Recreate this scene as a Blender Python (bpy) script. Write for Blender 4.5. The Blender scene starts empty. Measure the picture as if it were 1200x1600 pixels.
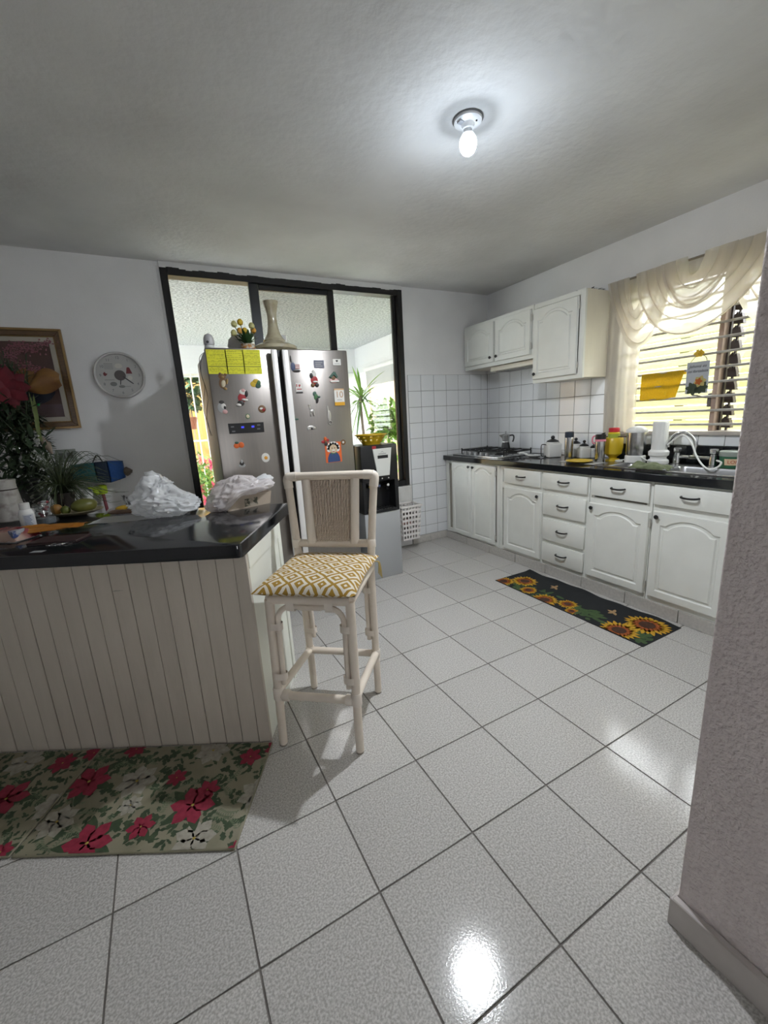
import bpy, bmesh, math, random
from mathutils import Vector, Matrix, noise
random.seed(7)
scene = bpy.context.scene
COL = scene.collection

# ------------------------------------------------------------------ camera
FPX, YAW, PITCH, ROLL = 647.34, -0.472904, 1.346342, -0.0580136
CAM = Vector((0.0, 0.0, 1.3656))
ROT = Matrix.Rotation(YAW, 3, 'Z') @ Matrix.Rotation(PITCH, 3, 'X') @ Matrix.Rotation(ROLL, 3, 'Z')
cd = bpy.data.cameras.new('camera')
cd.sensor_fit = 'VERTICAL'; cd.sensor_height = 36.0; cd.lens = FPX * 36.0 / 1600.0
cd.clip_start = 0.02; cd.clip_end = 200
cam = bpy.data.objects.new('camera', cd); COL.objects.link(cam)
cam.matrix_world = Matrix.Translation(CAM) @ ROT.to_4x4()
scene.camera = cam

# ------------------------------------------------------------------ world, sun, exposure
w = bpy.data.worlds.new('world'); scene.world = w; w.use_nodes = True
bg = w.node_tree.nodes['Background']
bg.inputs[0].default_value = (0.93, 0.965, 1.0, 1); bg.inputs[1].default_value = 4.6
sd = bpy.data.lights.new('sun', 'SUN'); sd.energy = 3.9; sd.angle = 0.01; sd.color = (1.0, 0.95, 0.86)
sun = bpy.data.objects.new('sun', sd); COL.objects.link(sun)
sun.rotation_euler = Vector((0.38, 0.34, -0.86)).to_track_quat('-Z', 'Y').to_euler()
vs = scene.view_settings
vs.view_transform = 'Standard'; vs.look = 'None'; vs.gamma = 1.0; vs.use_curve_mapping = False
vs.exposure = 1.2
scene.cycles.max_bounces = 7; scene.cycles.diffuse_bounces = 4; scene.cycles.glossy_bounces = 3; scene.cycles.transparent_max_bounces = 14
scene.cycles.sample_clamp_indirect = 8.0

# ------------------------------------------------------------------ pixel -> place helpers (1200x1600 frame)
def ray(u, v): return ROT @ Vector(((u - 600) / FPX, -(v - 800) / FPX, -1.0))
def onz(u, v, z=0.0):
    d = ray(u, v); return CAM + d * ((z - CAM.z) / d.z)
def ony(u, v, y):
    d = ray(u, v); return CAM + d * (y / d.y)
def onx(u, v, x):
    d = ray(u, v); return CAM + d * (x / d.x)

# ------------------------------------------------------------------ materials
MATS = {}
def mat(name, col=(.8, .8, .8), rough=.5, metal=0.0, spec=.5, var=None, bump=None, col2=None, alpha=None, emit=None, coat=0.0, rand=0.0, stretch=None, trans=0.0, coords='Object', detail=4):
    """principled; var=(scale, lo, hi) mixes col->col2 by noise; bump=(scale, strength, dist)"""
    if name in MATS: return MATS[name]
    m = bpy.data.materials.new(name); m.use_nodes = True; MATS[name] = m
    nt = m.node_tree; N = nt.nodes; L = nt.links
    p = N['Principled BSDF']
    p.inputs['Base Color'].default_value = (*col, 1); p.inputs['Roughness'].default_value = rough
    p.inputs['Metallic'].default_value = metal; p.inputs['Specular IOR Level'].default_value = spec
    p.inputs['Coat Weight'].default_value = coat
    if trans: p.inputs['Transmission Weight'].default_value = trans
    if alpha is not None: p.inputs['Alpha'].default_value = alpha
    if emit: p.inputs['Emission Color'].default_value = (*emit[0], 1); p.inputs['Emission Strength'].default_value = emit[1]
    tc = None
    def coord():
        nonlocal tc
        if tc is None:
            t = N.new('ShaderNodeTexCoord'); mp = N.new('ShaderNodeMapping')
            L.new(t.outputs[coords], mp.inputs[0])
            if stretch: mp.inputs['Scale'].default_value = stretch
            tc = mp
        return tc.outputs[0]
    src = None
    if var:
        n = N.new('ShaderNodeTexNoise'); n.inputs['Scale'].default_value = var[0]; n.inputs['Detail'].default_value = detail
        L.new(coord(), n.inputs['Vector'])
        r = N.new('ShaderNodeValToRGB'); r.color_ramp.elements[0].position = var[1]; r.color_ramp.elements[1].position = var[2]
        r.color_ramp.elements[0].color = (*col, 1); r.color_ramp.elements[1].color = (*(col2 or col), 1)
        L.new(n.outputs[0], r.inputs[0]); src = r.outputs[0]
    if rand:
        oi = N.new('ShaderNodeObjectInfo'); mr = N.new('ShaderNodeMapRange'); mr.inputs[3].default_value = 1 - rand; mr.inputs[4].default_value = 1 + rand
        L.new(oi.outputs['Random'], mr.inputs[0])
        hs = N.new('ShaderNodeHueSaturation'); L.new(mr.outputs[0], hs.inputs['Value'])
        if src is not None: L.new(src, hs.inputs['Color'])
        else: hs.inputs['Color'].default_value = (*col, 1)
        src = hs.outputs[0]
    if src is not None: L.new(src, p.inputs['Base Color'])
    if bump:
        n = N.new('ShaderNodeTexNoise'); n.inputs['Scale'].default_value = bump[0]; n.inputs['Detail'].default_value = 4
        L.new(coord(), n.inputs['Vector'])
        b = N.new('ShaderNodeBump'); b.inputs['Strength'].default_value = bump[1]; b.inputs['Distance'].default_value = bump[2]
        L.new(n.outputs[0], b.inputs['Height']); L.new(b.outputs[0], p.inputs['Normal'])
    return m
def glass(name, tint=(1, 1, 1), gloss=.07, rough=.02):
    if name in MATS: return MATS[name]
    m = bpy.data.materials.new(name); m.use_nodes = True; MATS[name] = m
    N = m.node_tree.nodes; L = m.node_tree.links; N.remove(N['Principled BSDF'])
    t = N.new('ShaderNodeBsdfTransparent'); t.inputs[0].default_value = (*tint, 1)
    g = N.new('ShaderNodeBsdfGlossy'); g.inputs['Roughness'].default_value = rough
    x = N.new('ShaderNodeMixShader'); x.inputs[0].default_value = gloss
    L.new(t.outputs[0], x.inputs[1]); L.new(g.outputs[0], x.inputs[2]); L.new(x.outputs[0], N['Material Output'].inputs[0])
    return m
def sheer(name, col, through=.4, transl=.5, rough=.6, weave=None):
    """thin cloth or film: part see-through, part translucent, part diffuse"""
    if name in MATS: return MATS[name]
    m = bpy.data.materials.new(name); m.use_nodes = True; MATS[name] = m
    N = m.node_tree.nodes; L = m.node_tree.links; p = N['Principled BSDF']
    p.inputs['Base Color'].default_value = (*col, 1); p.inputs['Roughness'].default_value = rough
    tl = N.new('ShaderNodeBsdfTranslucent'); tl.inputs[0].default_value = (*col, 1)
    a = N.new('ShaderNodeMixShader'); a.inputs[0].default_value = transl
    L.new(p.outputs[0], a.inputs[1]); L.new(tl.outputs[0], a.inputs[2])
    t = N.new('ShaderNodeBsdfTransparent'); b = N.new('ShaderNodeMixShader'); b.inputs[0].default_value = through
    if weave:
        tc = N.new('ShaderNodeTexCoord'); mp = N.new('ShaderNodeMapping'); mp.inputs['Scale'].default_value = weave
        L.new(tc.outputs['Object'], mp.inputs[0]); n = N.new('ShaderNodeTexNoise'); n.inputs['Scale'].default_value = 1.0; n.inputs['Detail'].default_value = 3
        L.new(mp.outputs[0], n.inputs['Vector']); mr = N.new('ShaderNodeMapRange'); mr.inputs[1].default_value = .3; mr.inputs[2].default_value = .7
        mr.inputs[3].default_value = through - .14; mr.inputs[4].default_value = through + .14
        L.new(n.outputs[0], mr.inputs[0]); L.new(mr.outputs[0], b.inputs[0])
    L.new(a.outputs[0], b.inputs[1]); L.new(t.outputs[0], b.inputs[2]); L.new(b.outputs[0], N['Material Output'].inputs[0])
    return m

# ------------------------------------------------------------------ mesh builder
class B:
    def __init__(s): s.bm = bmesh.new()
    def box(s, x0, x1, y0, y1, z0, z1, bev=0.0, seg=1):
        r = bmesh.ops.create_cube(s.bm, size=1.0); vv = r['verts']
        for v in vv: v.co = Vector(((x0 + x1) / 2 + v.co.x * (x1 - x0), (y0 + y1) / 2 + v.co.y * (y1 - y0), (z0 + z1) / 2 + v.co.z * (z1 - z0)))
        if bev:
            ed = list({e for v in vv for e in v.link_edges})
            bmesh.ops.bevel(s.bm, geom=ed, offset=bev, segments=seg, profile=.5, affect='EDGES')
        return s
    def verts_faces(s, vs, fs):
        vv = [s.bm.verts.new(v) for v in vs]
        for f in fs:
            try: s.bm.faces.new([vv[i] for i in f])
            except ValueError: pass
        return s
    def lathe(s, prof, c=(0, 0, 0), n=24, sx=1.0, sy=1.0, cap=True, skip=None):
        c = Vector(c); rings = []
        for r, z in prof:
            rings.append([s.bm.verts.new(c + Vector((sx * r * math.cos(2 * math.pi * i / n), sy * r * math.sin(2 * math.pi * i / n), z))) for i in range(n)])
        for k in range(len(rings) - 1):
            for i in range(n):
                if skip and skip(k, i): continue
                s.bm.faces.new((rings[k][i], rings[k][(i + 1) % n], rings[k + 1][(i + 1) % n], rings[k + 1][i]))
        if cap:
            if prof[0][0] > 1e-5: s.bm.faces.new(list(reversed(rings[0])))
            if prof[-1][0] > 1e-5: s.bm.faces.new(rings[-1])
        return s
    def tube(s, pts, r, n=10, cap=True, closed=False):
        pts = [Vector(p) for p in pts]; m = len(pts); rs = r if isinstance(r, (list, tuple)) else [r] * m
        rings = []; up = None
        for i, p in enumerate(pts):
            a = pts[(i - 1) % m] if (i or closed) else p; b = pts[(i + 1) % m] if (i < m - 1 or closed) else p
            t = (b - a).normalized()
            if up is None: up = Vector((0, 0, 1)) if abs(t.z) < .9 else Vector((1, 0, 0))
            u = (up - t * up.dot(t)).normalized(); up = u; v = t.cross(u)
            rings.append([s.bm.verts.new(p + (u * math.cos(2 * math.pi * k / n) + v * math.sin(2 * math.pi * k / n)) * rs[i]) for k in range(n)])
        for i in range(m if closed else m - 1):
            A = rings[i]; C = rings[(i + 1) % m]
            for k in range(n): s.bm.faces.new((A[k], A[(k + 1) % n], C[(k + 1) % n], C[k]))
        if cap and not closed:
            s.bm.faces.new(list(reversed(rings[0]))); s.bm.faces.new(rings[-1])
        return s
    def prism(s, pts, d0, d1, plane='xz', bev=0.0, seg=1):
        """2-d outline extruded: plane xz -> depth along y, xy -> z, yz -> x"""
        def P(a, b, d): return {'xz': (a, d, b), 'xy': (a, b, d), 'yz': (d, a, b)}[plane]
        lo = [s.bm.verts.new(P(a, b, d0)) for a, b in pts]; hi = [s.bm.verts.new(P(a, b, d1)) for a, b in pts]
        n = len(pts); fs = [s.bm.faces.new(lo), s.bm.faces.new(hi)]
        for i in range(n): fs.append(s.bm.faces.new((lo[i], lo[(i + 1) % n], hi[(i + 1) % n], hi[i])))
        bmesh.ops.recalc_face_normals(s.bm, faces=fs)
        if bev: bmesh.ops.bevel(s.bm, geom=list(fs[1].edges), offset=bev, segments=seg, profile=.5, affect='EDGES')
        return s
    def sphere(s, c, r, n=16, m=10, sx=1, sy=1, sz=1):
        prof = [(r * math.sin(math.pi * k / m) + (1e-6 if k in (0, m) else 0), -r * math.cos(math.pi * k / m) * sz) for k in range(m + 1)]
        return s.lathe(prof, c, n, sx, sy, cap=False)
    def grid(s, f, nu, nv, closed=False, thick=0.0):
        V = [[s.bm.verts.new(f(i / nu, j / nv)) for j in range(nv + 1)] for i in range(nu + (0 if closed else 1))]
        k = len(V)
        for i in range(nu):
            for j in range(nv): s.bm.faces.new((V[i % k][j], V[(i + 1) % k][j], V[(i + 1) % k][j + 1], V[i % k][j + 1]))
        if thick: s.solid(thick)
        return s
    def solid(s, t):
        bmesh.ops.recalc_face_normals(s.bm, faces=s.bm.faces[:])
        bmesh.ops.solidify(s.bm, geom=s.bm.faces[:], thickness=t); return s
    def mesh(s, name, smooth=True, ang=.7):
        bmesh.ops.recalc_face_normals(s.bm, faces=s.bm.faces[:])
        me = bpy.data.meshes.new(name); s.bm.to_mesh(me); s.bm.free()
        if smooth:
            me.polygons.foreach_set('use_smooth', [True] * len(me.polygons)); me.set_sharp_from_angle(angle=ang)
        return me
def obj(name, b, m, parent=None, loc=None, rot=None, kind=None, label=None, ang=.7):
    me = b.mesh(name, ang=ang) if isinstance(b, B) else b
    o = bpy.data.objects.new(name, me); COL.objects.link(o)
    if m is not None and not me.materials: me.materials.append(m)
    if parent is not None: o.parent = parent
    if loc is not None: o.location = loc
    if rot is not None: o.rotation_euler = rot
    if kind: o['kind'] = kind
    if label: o['label'] = label
    return o
def tag(o, label, cat, group=None):
    o['label'] = label; o['category'] = cat
    if group: o['group'] = group
    return o
def thing(name, label, cat, loc=(0, 0, 0), rz=0.0, group=None, rot=None):
    o = bpy.data.objects.new(name, None); COL.objects.link(o); o.empty_display_size = .05
    o.location = loc; o.rotation_euler = rot or (0, 0, rz)
    return tag(o, label, cat, group)
def struct(name, b, m, parent=None):
    o = obj(name, b, m, parent)
    if parent is None: o['kind'] = 'structure'
    return o
def text_mesh(body, size, ext=.0004, shear=0.0):
    c = bpy.data.curves.new('lettering', 'FONT'); c.body = body; c.size = size; c.extrude = ext; c.align_x = 'CENTER'; c.align_y = 'CENTER'; c.shear = shear; c.resolution_u = 3
    o = bpy.data.objects.new('lettering', c); COL.objects.link(o)
    me = bpy.data.meshes.new_from_object(o); me.name = 'lettering'
    bpy.data.objects.remove(o); return me
def circle(r, n=24, cx=0, cy=0, sx=1, sy=1): return [(cx + sx * r * math.cos(2 * math.pi * i / n), cy + sy * r * math.sin(2 * math.pi * i / n)) for i in range(n)]
def ss(a, b, x):
    t = max(0, min(1, (x - a) / (b - a))); return t * t * (3 - 2 * t)
def lerp(a, b, t): return a + (b - a) * t
def curve(pts, n=24):
    """catmull-rom through pts"""
    P = [Vector(p) for p in pts]; out = []; m = len(P) - 1
    for i in range(n + 1):
        t = i / n * m; k = min(int(t), m - 1); f = t - k
        p0 = P[max(k - 1, 0)]; p1 = P[k]; p2 = P[k + 1]; p3 = P[min(k + 2, m)]
        out.append(.5 * ((2 * p1) + (p2 - p0) * f + (2 * p0 - 5 * p1 + 4 * p2 - p3) * f * f + (3 * p1 - p0 - 3 * p2 + p3) * f ** 3))
    return out
def blade(b, base, tip, width, sag=.0, n=6, side=None, fold=.15):
    """a tapered leaf from base to tip that arches by sag"""
    base = Vector(base); tip = Vector(tip); d = tip - base
    sd = side or d.cross(Vector((0, 0, 1)))
    sd = Vector(sd)
    if sd.length < 1e-5: sd = Vector((1, 0, 0))
    sd.normalize(); nn = sd.cross(d).normalized()
    rows = []
    for i in range(n + 1):
        t = i / n; p = base + d * t + Vector((0, 0, sag * 4 * t * (1 - t)))
        wd = width * (math.sin(math.pi * min(1, .12 + .88 * t)) ** .8 + .03) * .5
        rows.append([b.bm.verts.new(p - sd * wd + nn * wd * fold), b.bm.verts.new(p), b.bm.verts.new(p + sd * wd + nn * wd * fold)])
    for i in range(n):
        for k in range(2): b.bm.faces.new((rows[i][k], rows[i][k + 1], rows[i + 1][k + 1], rows[i + 1][k]))
    return b
# ================================================================== THE SETTING
XR, YB, ZC = 3.29, 3.72, 2.57
XL, YF = -3.0, -2.6
M_wall = mat('wall_paint', (.80, .79, .785), .75, var=(3.0, .35, .75), col2=(.74, .73, .725), bump=(90, .12, .01))
M_ceil = mat('ceiling_plaster', (.76, .76, .755), .85, var=(1.5, .3, .72), col2=(.58, .575, .57), bump=(26, .14, .02), detail=8)
M_stucco = mat('pink_stucco', (.82, .735, .715), .8, var=(40, .3, .7), col2=(.74, .655, .64), bump=(95, .9, .012))
M_ftile = mat('floor_tile', (.62, .60, .57), .1, spec=.5, var=(170, .36, .62), col2=(.39, .37, .345), bump=(170, .12, .0013), rand=.04, coords='Object')
M_grout = mat('floor_grout', (.16, .145, .13), .9, var=(20, .3, .7), col2=(.24, .22, .2))
M_wtile = mat('wall_tile', (.80, .81, .82), .12, var=(5, .3, .8), col2=(.76, .77, .785), rand=.02, bump=(6, .05, .01))
M_wgrout = mat('wall_grout', (.29, .285, .28), .9)
M_skirt = mat('skirting_tile', (.56, .53, .49), .35, var=(60, .3, .7), col2=(.46, .44, .41), rand=.03)
M_skirt2 = mat('stub_skirting', (.58, .53, .50), .5, var=(12, .3, .7), col2=(.50, .455, .43))
M_black = mat('black_aluminium', (.012, .011, .011), .35, spec=.4, bump=(40, .05, .01))
M_glass = glass('window_glass', (.97, .98, .98), .06)
M_glass2 = glass('window_glass_dusty', (.80, .80, .78), .08)

def clip(poly, x0, x1, y0, y1):
    for ax, lim, sg in ((0, x0, 1), (0, x1, -1), (1, y0, 1), (1, y1, -1)):
        out = []
        for i in range(len(poly)):
            a, b = poly[i], poly[(i + 1) % len(poly)]
            da, db = sg * (a[ax] - lim), sg * (b[ax] - lim)
            if da >= 0: out.append(a)
            if da * db < 0:
                t = da / (da - db); out.append((a[0] + (b[0] - a[0]) * t, a[1] + (b[1] - a[1]) * t))
        poly = out
        if len(poly) < 3: return []
    return poly

# ---- floor: slab of mortar, square tiles laid with open joints
floor = struct('floor', B().box(XL, XR + .15, YF, YB + .15, -.12, -.004), M_grout)
T, GA, GO = .35, .00903, (.7113, .8796)
ca, sa = math.cos(GA), math.sin(GA)
full = B().box(-T / 2 + .0024, T / 2 - .0024, -T / 2 + .0024, T / 2 - .0024, -.004, 0, .0012).mesh('tile')
full.materials.append(M_ftile)
rest = B()
for i in range(-12, 8):
    for j in range(-11, 10):
        cx = GO[0] + T * ((i + .5) * ca - (j + .5) * sa); cy = GO[1] + T * ((i + .5) * sa + (j + .5) * ca)
        h = T / 2 - .0024
        q = [(cx + a * ca - b_ * sa, cy + a * sa + b_ * ca) for a, b_ in ((-h, -h), (h, -h), (h, h), (-h, h))]
        c = clip(q, XL, 2.69, YF, YB - .006)
        if not c: continue
        if cx > -1.75 and cy > -.45:
            if len(c) == 4 and all(abs(c[k][0] - q[k][0]) < 1e-6 and abs(c[k][1] - q[k][1]) < 1e-6 for k in range(4)):
                obj('tile', full, None, floor, (cx, cy, 0), (0, 0, GA))
            else:
                obj('tile', B().prism([(x - cx, y - cy) for x, y in c], -.004, 0, 'xy', .0012), M_ftile, floor, (cx, cy, 0))
        else: rest.prism(c, -.004, 0, 'xy')
obj('tile_field', rest, M_ftile, floor, kind='stuff')

# ---- ceiling
struct('ceiling', B().box(XL, XR + .5, YF, YB + .02, ZC, ZC + .16), M_ceil)

# ---- back wall with the big window opening
WX0, WX1, WZ0, WZ1 = .165, 2.218, .66, 2.54
wb = B().box(XL, WX0, YB, YB + .15, 0, ZC).box(WX1, XR + .15, YB, YB + .15, 0, ZC).box(WX0, WX1, YB, YB + .15, 0, WZ0).box(WX0, WX1, YB, YB + .15, WZ1, ZC)
wall_back = struct('wall_back', wb, M_wall)
# glazed wall tiles: 158 mm module, grout bed behind
ST = .158; ZT = 1.763
def wtile(w_, h_, cache={}):
    k = (round(w_, 4), round(h_, 4))
    if k not in cache:
        me = B().box(-w_ / 2 + .0022, w_ / 2 - .0022, -.007, 0, -h_ / 2 + .0022, h_ / 2 - .0022, .0014).mesh('wall_tile'); me.materials.append(M_wtile); cache[k] = me
    return cache[k]
obj('grout_bed', B().box(2.252, XR, YB - .004, YB, .08, ZT), M_wgrout, wall_back)
xs = [2.252] + [3.195 - ST * k for k in range(5, -1, -1)] + [XR - .005]
zs = [.083] + [ZT - ST * k for k in range(10, -1, -1)]
for a, b_ in zip(xs[:-1], xs[1:]):
    for c, d in zip(zs[:-1], zs[1:]):
        obj('wall_tile', wtile(b_ - a, d - c), None, wall_back, ((a + b_) / 2, YB - .0005, (c + d) / 2))
# skirting tiles along the back wall
skb = struct('baseboard_back', B().box(2.23, 2.69, YB - .006, YB, 0, .08), M_wgrout)
x = 2.235
while x < 2.68:
    x1 = min(x + .225, 2.69); obj('skirting_tile', B().box(x + .001, x1 - .001, YB - .014, YB - .005, .001, .081, .0015), M_skirt, skb); x = x1

# ---- right wall with the sink window opening
VY0, VY1, VZ0, VZ1 = .62, 2.16, 1.135, 2.2
wr = B().box(XR, XR + .15, .27, VY0, 0, ZC).box(XR, XR + .15, VY1, YB + .15, 0, ZC).box(XR, XR + .15, VY0, VY1, 0, VZ0).box(XR, XR + .15, VY0, VY1, VZ1, ZC)
wall_right = struct('wall_right', wr, M_wall)
obj('grout_bed', B().box(XR - .004, XR, 2.165, YB - .005, .9, ZT).box(XR - .004, XR, .43, 2.165, 1.05, VZ0 - .01), M_wgrout, wall_right)
ys = [2.2] + [3.527 - ST * k for k in range(8, -1, -1)] + [3.685, YB - .009]
zs = [.93] + [ZT - ST * k for k in range(5, -1, -1)]
for a, b_ in zip(ys[:-1], ys[1:]):
    for c, d in zip(zs[:-1], zs[1:]):
        obj('wall_tile', wtile(b_ - a, d - c), None, wall_right, (XR - .0005, (a + b_) / 2, (c + d) / 2), (0, 0, -math.pi / 2))
y = 2.2
while y > .5:
    obj('wall_tile', wtile(.158, .075), None, wall_right, (XR - .0005, y - .079, 1.087), (0, 0, -math.pi / 2)); y -= .158

# ---- the stub wall beside the camera and the kitchen's front wall beyond it
struct('wall_stub', B().box(1.02, 1.15, YF, .415, 0, ZC, .004), M_stucco)
struct('wall_front', B().box(1.15, XR + .15, .27, .415, 0, ZC), M_wall)
struct('trim_1', B().box(1.0, 1.02, YF, .42, 0, .088, .003), M_skirt2)
struct('baseboard_front', B().box(1.0, 2.0, .4155, .425, 0, .085, .002), M_skirt2)
# ---- the rest of the living room, behind and left of the camera
struct('wall_left', B().box(XL - .15, XL, YF, YB + .15, 0, ZC), M_wall)
struct('wall_rear', B().box(XL, -1.0, YF - .15, YF, 0, ZC).box(-.28, 1.15, YF - .15, YF, 0, ZC).box(-1.0, -.28, YF - .15, YF, 1.95, ZC).box(-1.0, -.28, YF - .15, YF, 0, 1.05), M_wall)  # unseen opening in this wall is added and sized for daylight fill

# ---- window_1: black aluminium slider in the back wall
win1 = bpy.data.objects.new('window_1', None); COL.objects.link(win1); win1['kind'] = 'structure'
F = .062
fr = B().box(WX0, WX0 + .05, YB - .02, YB + .09, WZ0, WZ1, .003).box(WX1 - .05, WX1, YB - .02, YB + .09, WZ0, WZ1, .003).box(WX0 + .0505, WX1 - .0505, YB - .02, YB + .09, WZ1 - .06, WZ1, .003).box(WX0 + .0505, WX1 - .0505, YB - .02, YB + .09, WZ0, WZ0 + .06, .003)
obj('window_frame', fr, M_black, win1)
fr = B()
for x0, x1, yy in ((WX1 - .105, WX1 - .075, .0), (WX1 - .073, WX1 - .052, .03)): fr.box(x0, x1, YB + yy, YB + yy + .03, WZ0 + .05, WZ1 - .05, .003)
obj('side_stile', fr, M_black, win1)
for a, b_, yy in ((.80, .875, .01), (1.475, 1.535, .02)):
    obj('mullion', B().box(a, b_, YB + yy, YB + yy + .035, WZ0 + .05, WZ1 - .05, .003), M_black, win1)
for a, b_, yy, m in ((.205, .81, .02, M_glass), (.865, 1.485, .03, M_glass2), (1.525, 2.125, .04, M_glass)):
    obj('pane', B().box(a, b_, YB + yy, YB + yy + .004, WZ0 + .05, WZ1 - .055), m, win1)
sr = B()
sr.box(.88, 1.475, YB + .015, YB + .045, WZ1 - .10, WZ1 - .06, .003)
obj('sash_rail', sr, M_black, win1)
# ragged paint and plaster where the frame meets the wall
pl = B()
for k in range(46):
    xx = WX0 + (WX1 - WX0) * k / 46; pl.box(xx, xx + (WX1 - WX0) / 46, YB - .021, YB, WZ1 - .012 + .014 * noise.noise(Vector((k * .37, 0, 0))), ZC)
for k in range(40):
    zz = WZ0 + (WZ1 - WZ0) * k / 40; pl.box(WX0 - .02, WX0 + .004 + .01 * noise.noise(Vector((k * .41, 5, 0))), YB - .006, YB, zz, zz + (WZ1 - WZ0) / 40)
obj('plaster_edge', pl, mat('plaster_white', (.7, .69, .68), .8), win1)
# painted sill block and panel below the window's right end
struct('trim_2', B().box(2.06, 2.235, YB - .03, YB, .47, .655, .006).box(2.085, 2.205, YB - .036, YB - .028, .50, .625, .004), mat('sill_white', (.68, .67, .65), .5, var=(14, .3, .7), col2=(.6, .59, .56)))

# ---- window_2: louvred window over the sink, iron bars inside
win2 = bpy.data.objects.new('window_2', None); COL.objects.link(win2); win2['kind'] = 'structure'
M_wood = mat('window_wood', (.46, .33, .26), .55, var=(25, .3, .7), col2=(.33, .24, .2), stretch=(1, 1, .2))
M_bar = mat('window_bar', (.5, .47, .43), .5, var=(30, .3, .7), col2=(.33, .31, .29))
M_mech = mat('louvre_clip', (.05, .035, .03), .5, metal=.3)
M_sill = mat('window_sill', (.52, .47, .42), .55, var=(14, .3, .7), col2=(.42, .37, .33))
obj('window_sill', B().box(XR - .03, XR + .15, VY0, 2.2, VZ0 - .012, VZ0 + .014, .003), M_sill, win2)
fw = B().box(XR + .05, XR + .12, VY1 - .04, VY1, VZ0, VZ1).box(XR + .05, XR + .12, VY0, VY0 + .04, VZ0, VZ1).box(XR + .05, XR + .12, VY0, VY1, VZ1 - .04, VZ1)
obj('window_frame', fw, M_wood, win2)
obj('mullion', B().box(XR + .03, XR + .13, 1.505, 1.535, VZ0, VZ1, .003), M_wood, win2)
for k in range(11):
    z = 1.194 + .0925 * k
    obj('window_bar', B().tube([(XR + .012, VY0, z), (XR + .012, VY1, z)], .0085, 8), M_bar, win2)
M_louv = glass('louvre_glass', (.93, .96, .88), .09, .08)
mc = B()
k = 0; z = VZ0 + .03
while z < VZ1 - .06:
    for a, b_ in ((.665, 1.415), (1.54, 2.115)):
        lv = B().box(-.0025, .0025, a, b_, -.048, .048, .001)
        obj('louvre', lv, M_louv, win2, (XR + .095, 0, z + .04), (0, math.radians(48), 0))
    mc.prism([(1.425, z), (1.478, z + .004), (1.48, z + .055), (1.464, z + .076), (1.455, z + .05), (1.44, z + .066), (1.43, z + .03)], XR + .075, XR + .115, 'yz')
    z += .082
obj('louvre_mechanism', mc.box(XR + .085, XR + .105, 1.452, 1.46, VZ0, VZ1).box(XR + .08, XR + .11, 1.49, 1.5, VZ0, VZ1), M_mech, win2)
cr = B().tube([(XR + .045, 1.545, 1.37), (XR - .0, 1.56, 1.372), (XR - .02, 1.60, 1.39), (XR - .02, 1.625, 1.392)], .004, 8).box(XR + .03, XR + .07, 1.536, 1.56, 1.31, 1.40, .004)
obj('crank_handle', cr, mat('crank_metal', (.22, .2, .19), .4, metal=.6), win2)
# ================================================================== OUTSIDE
M_popcorn = mat('patio_stipple', (.86, .88, .91), .9, var=(44, .4, .6), col2=(.50, .53, .56), bump=(44, 1.0, .05))
M_pwhite = mat('patio_white', (.78, .79, .80), .8, bump=(30, .1, .01))
M_iron = mat('white_iron', (.8, .81, .82), .45)
M_conc = mat('patio_floor', (.62, .63, .64), .8, var=(8, .3, .7), col2=(.54, .55, .56))
PX1, PY1, PZ = 3.05, 6.7, 2.5
struct('patio_floor', B().box(-2.5, PX1 + .2, YB + .15, PY1 + .2, -.1, 0), M_conc)
struct('patio_ceiling', B().box(-2.5, PX1 + .2, YB + .02, PY1 + .2, PZ, PZ + .2), M_popcorn)
struct('trim_3', B().box(-2.5, PX1 + .2, PY1, PY1 + .2, 2.12, PZ).box(PX1, PX1 + .2, YB + .15, PY1 + .2, 2.1, PZ), M_pwhite)
struct('ground', B().box(-12, 14, 3.9, 16, -.3, -.1).box(3.44, 14, -4, 3.9, -.3, -.1), mat('yard_soil', (.28, .26, .2), .9, var=(4, .3, .7), col2=(.2, .24, .12)))
# corner column of the patio and a roller blind on each side
struct('patio_column', B().box(2.86, PX1 + .2, PY1 - .02, PY1 + .18, 0, 2.12, .005), M_pwhite)
def grille(name, label, axis, a0, a1, fixed, z0, z1, step=.115):
    g = thing(name, label, 'grille')
    P = (lambda a, z: (a, fixed, z)) if axis == 'x' else (lambda a, z: (fixed, a, z))
    n = int((a1 - a0) / step)
    for k in range(n + 1):
        a = a0 + k * step; obj('bar', B().tube([P(a, z0), P(a, z1)], .009, 6), M_iron, g)
    for z in (z0 + .02, (z0 + z1) / 2 + .12, z1 - .03):
        obj('rail', B().tube([P(a0, z), P(a1, z)], .013, 6), M_iron, g)
    return g
grille('iron_grille', 'white iron bar grille across the far side of the patio', 'x', -.9, 2.85, PY1 + .05, 0, 2.12)
grille('iron_grille', 'white iron bar grille along the patio side behind the spiky plant', 'y', 4.1, 6.6, PX1 + .08, 0, 2.1, .13)
bl = thing('roller_blind', 'grey roller blind half lowered over the patio side grille', 'blind')
obj('roller', B().tube([(PX1 - .04, 5.2, 2.12), (PX1 - .04, 6.25, 2.12)], .035, 12), M_pwhite, bl)
obj('blind_cloth', B().box(PX1 - .045, PX1 - .038, 5.22, 6.23, 1.86, 2.1), mat('blind_grey', (.5, .52, .53), .8), bl)
bl = thing('roller_blind', 'rolled-up white blind at the far patio corner above the spiky plant', 'blind')
obj('roller', B().tube([(2.45, PY1 - .05, 2.1), (2.84, PY1 - .05, 2.1)], .032, 12), M_pwhite, bl)
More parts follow.
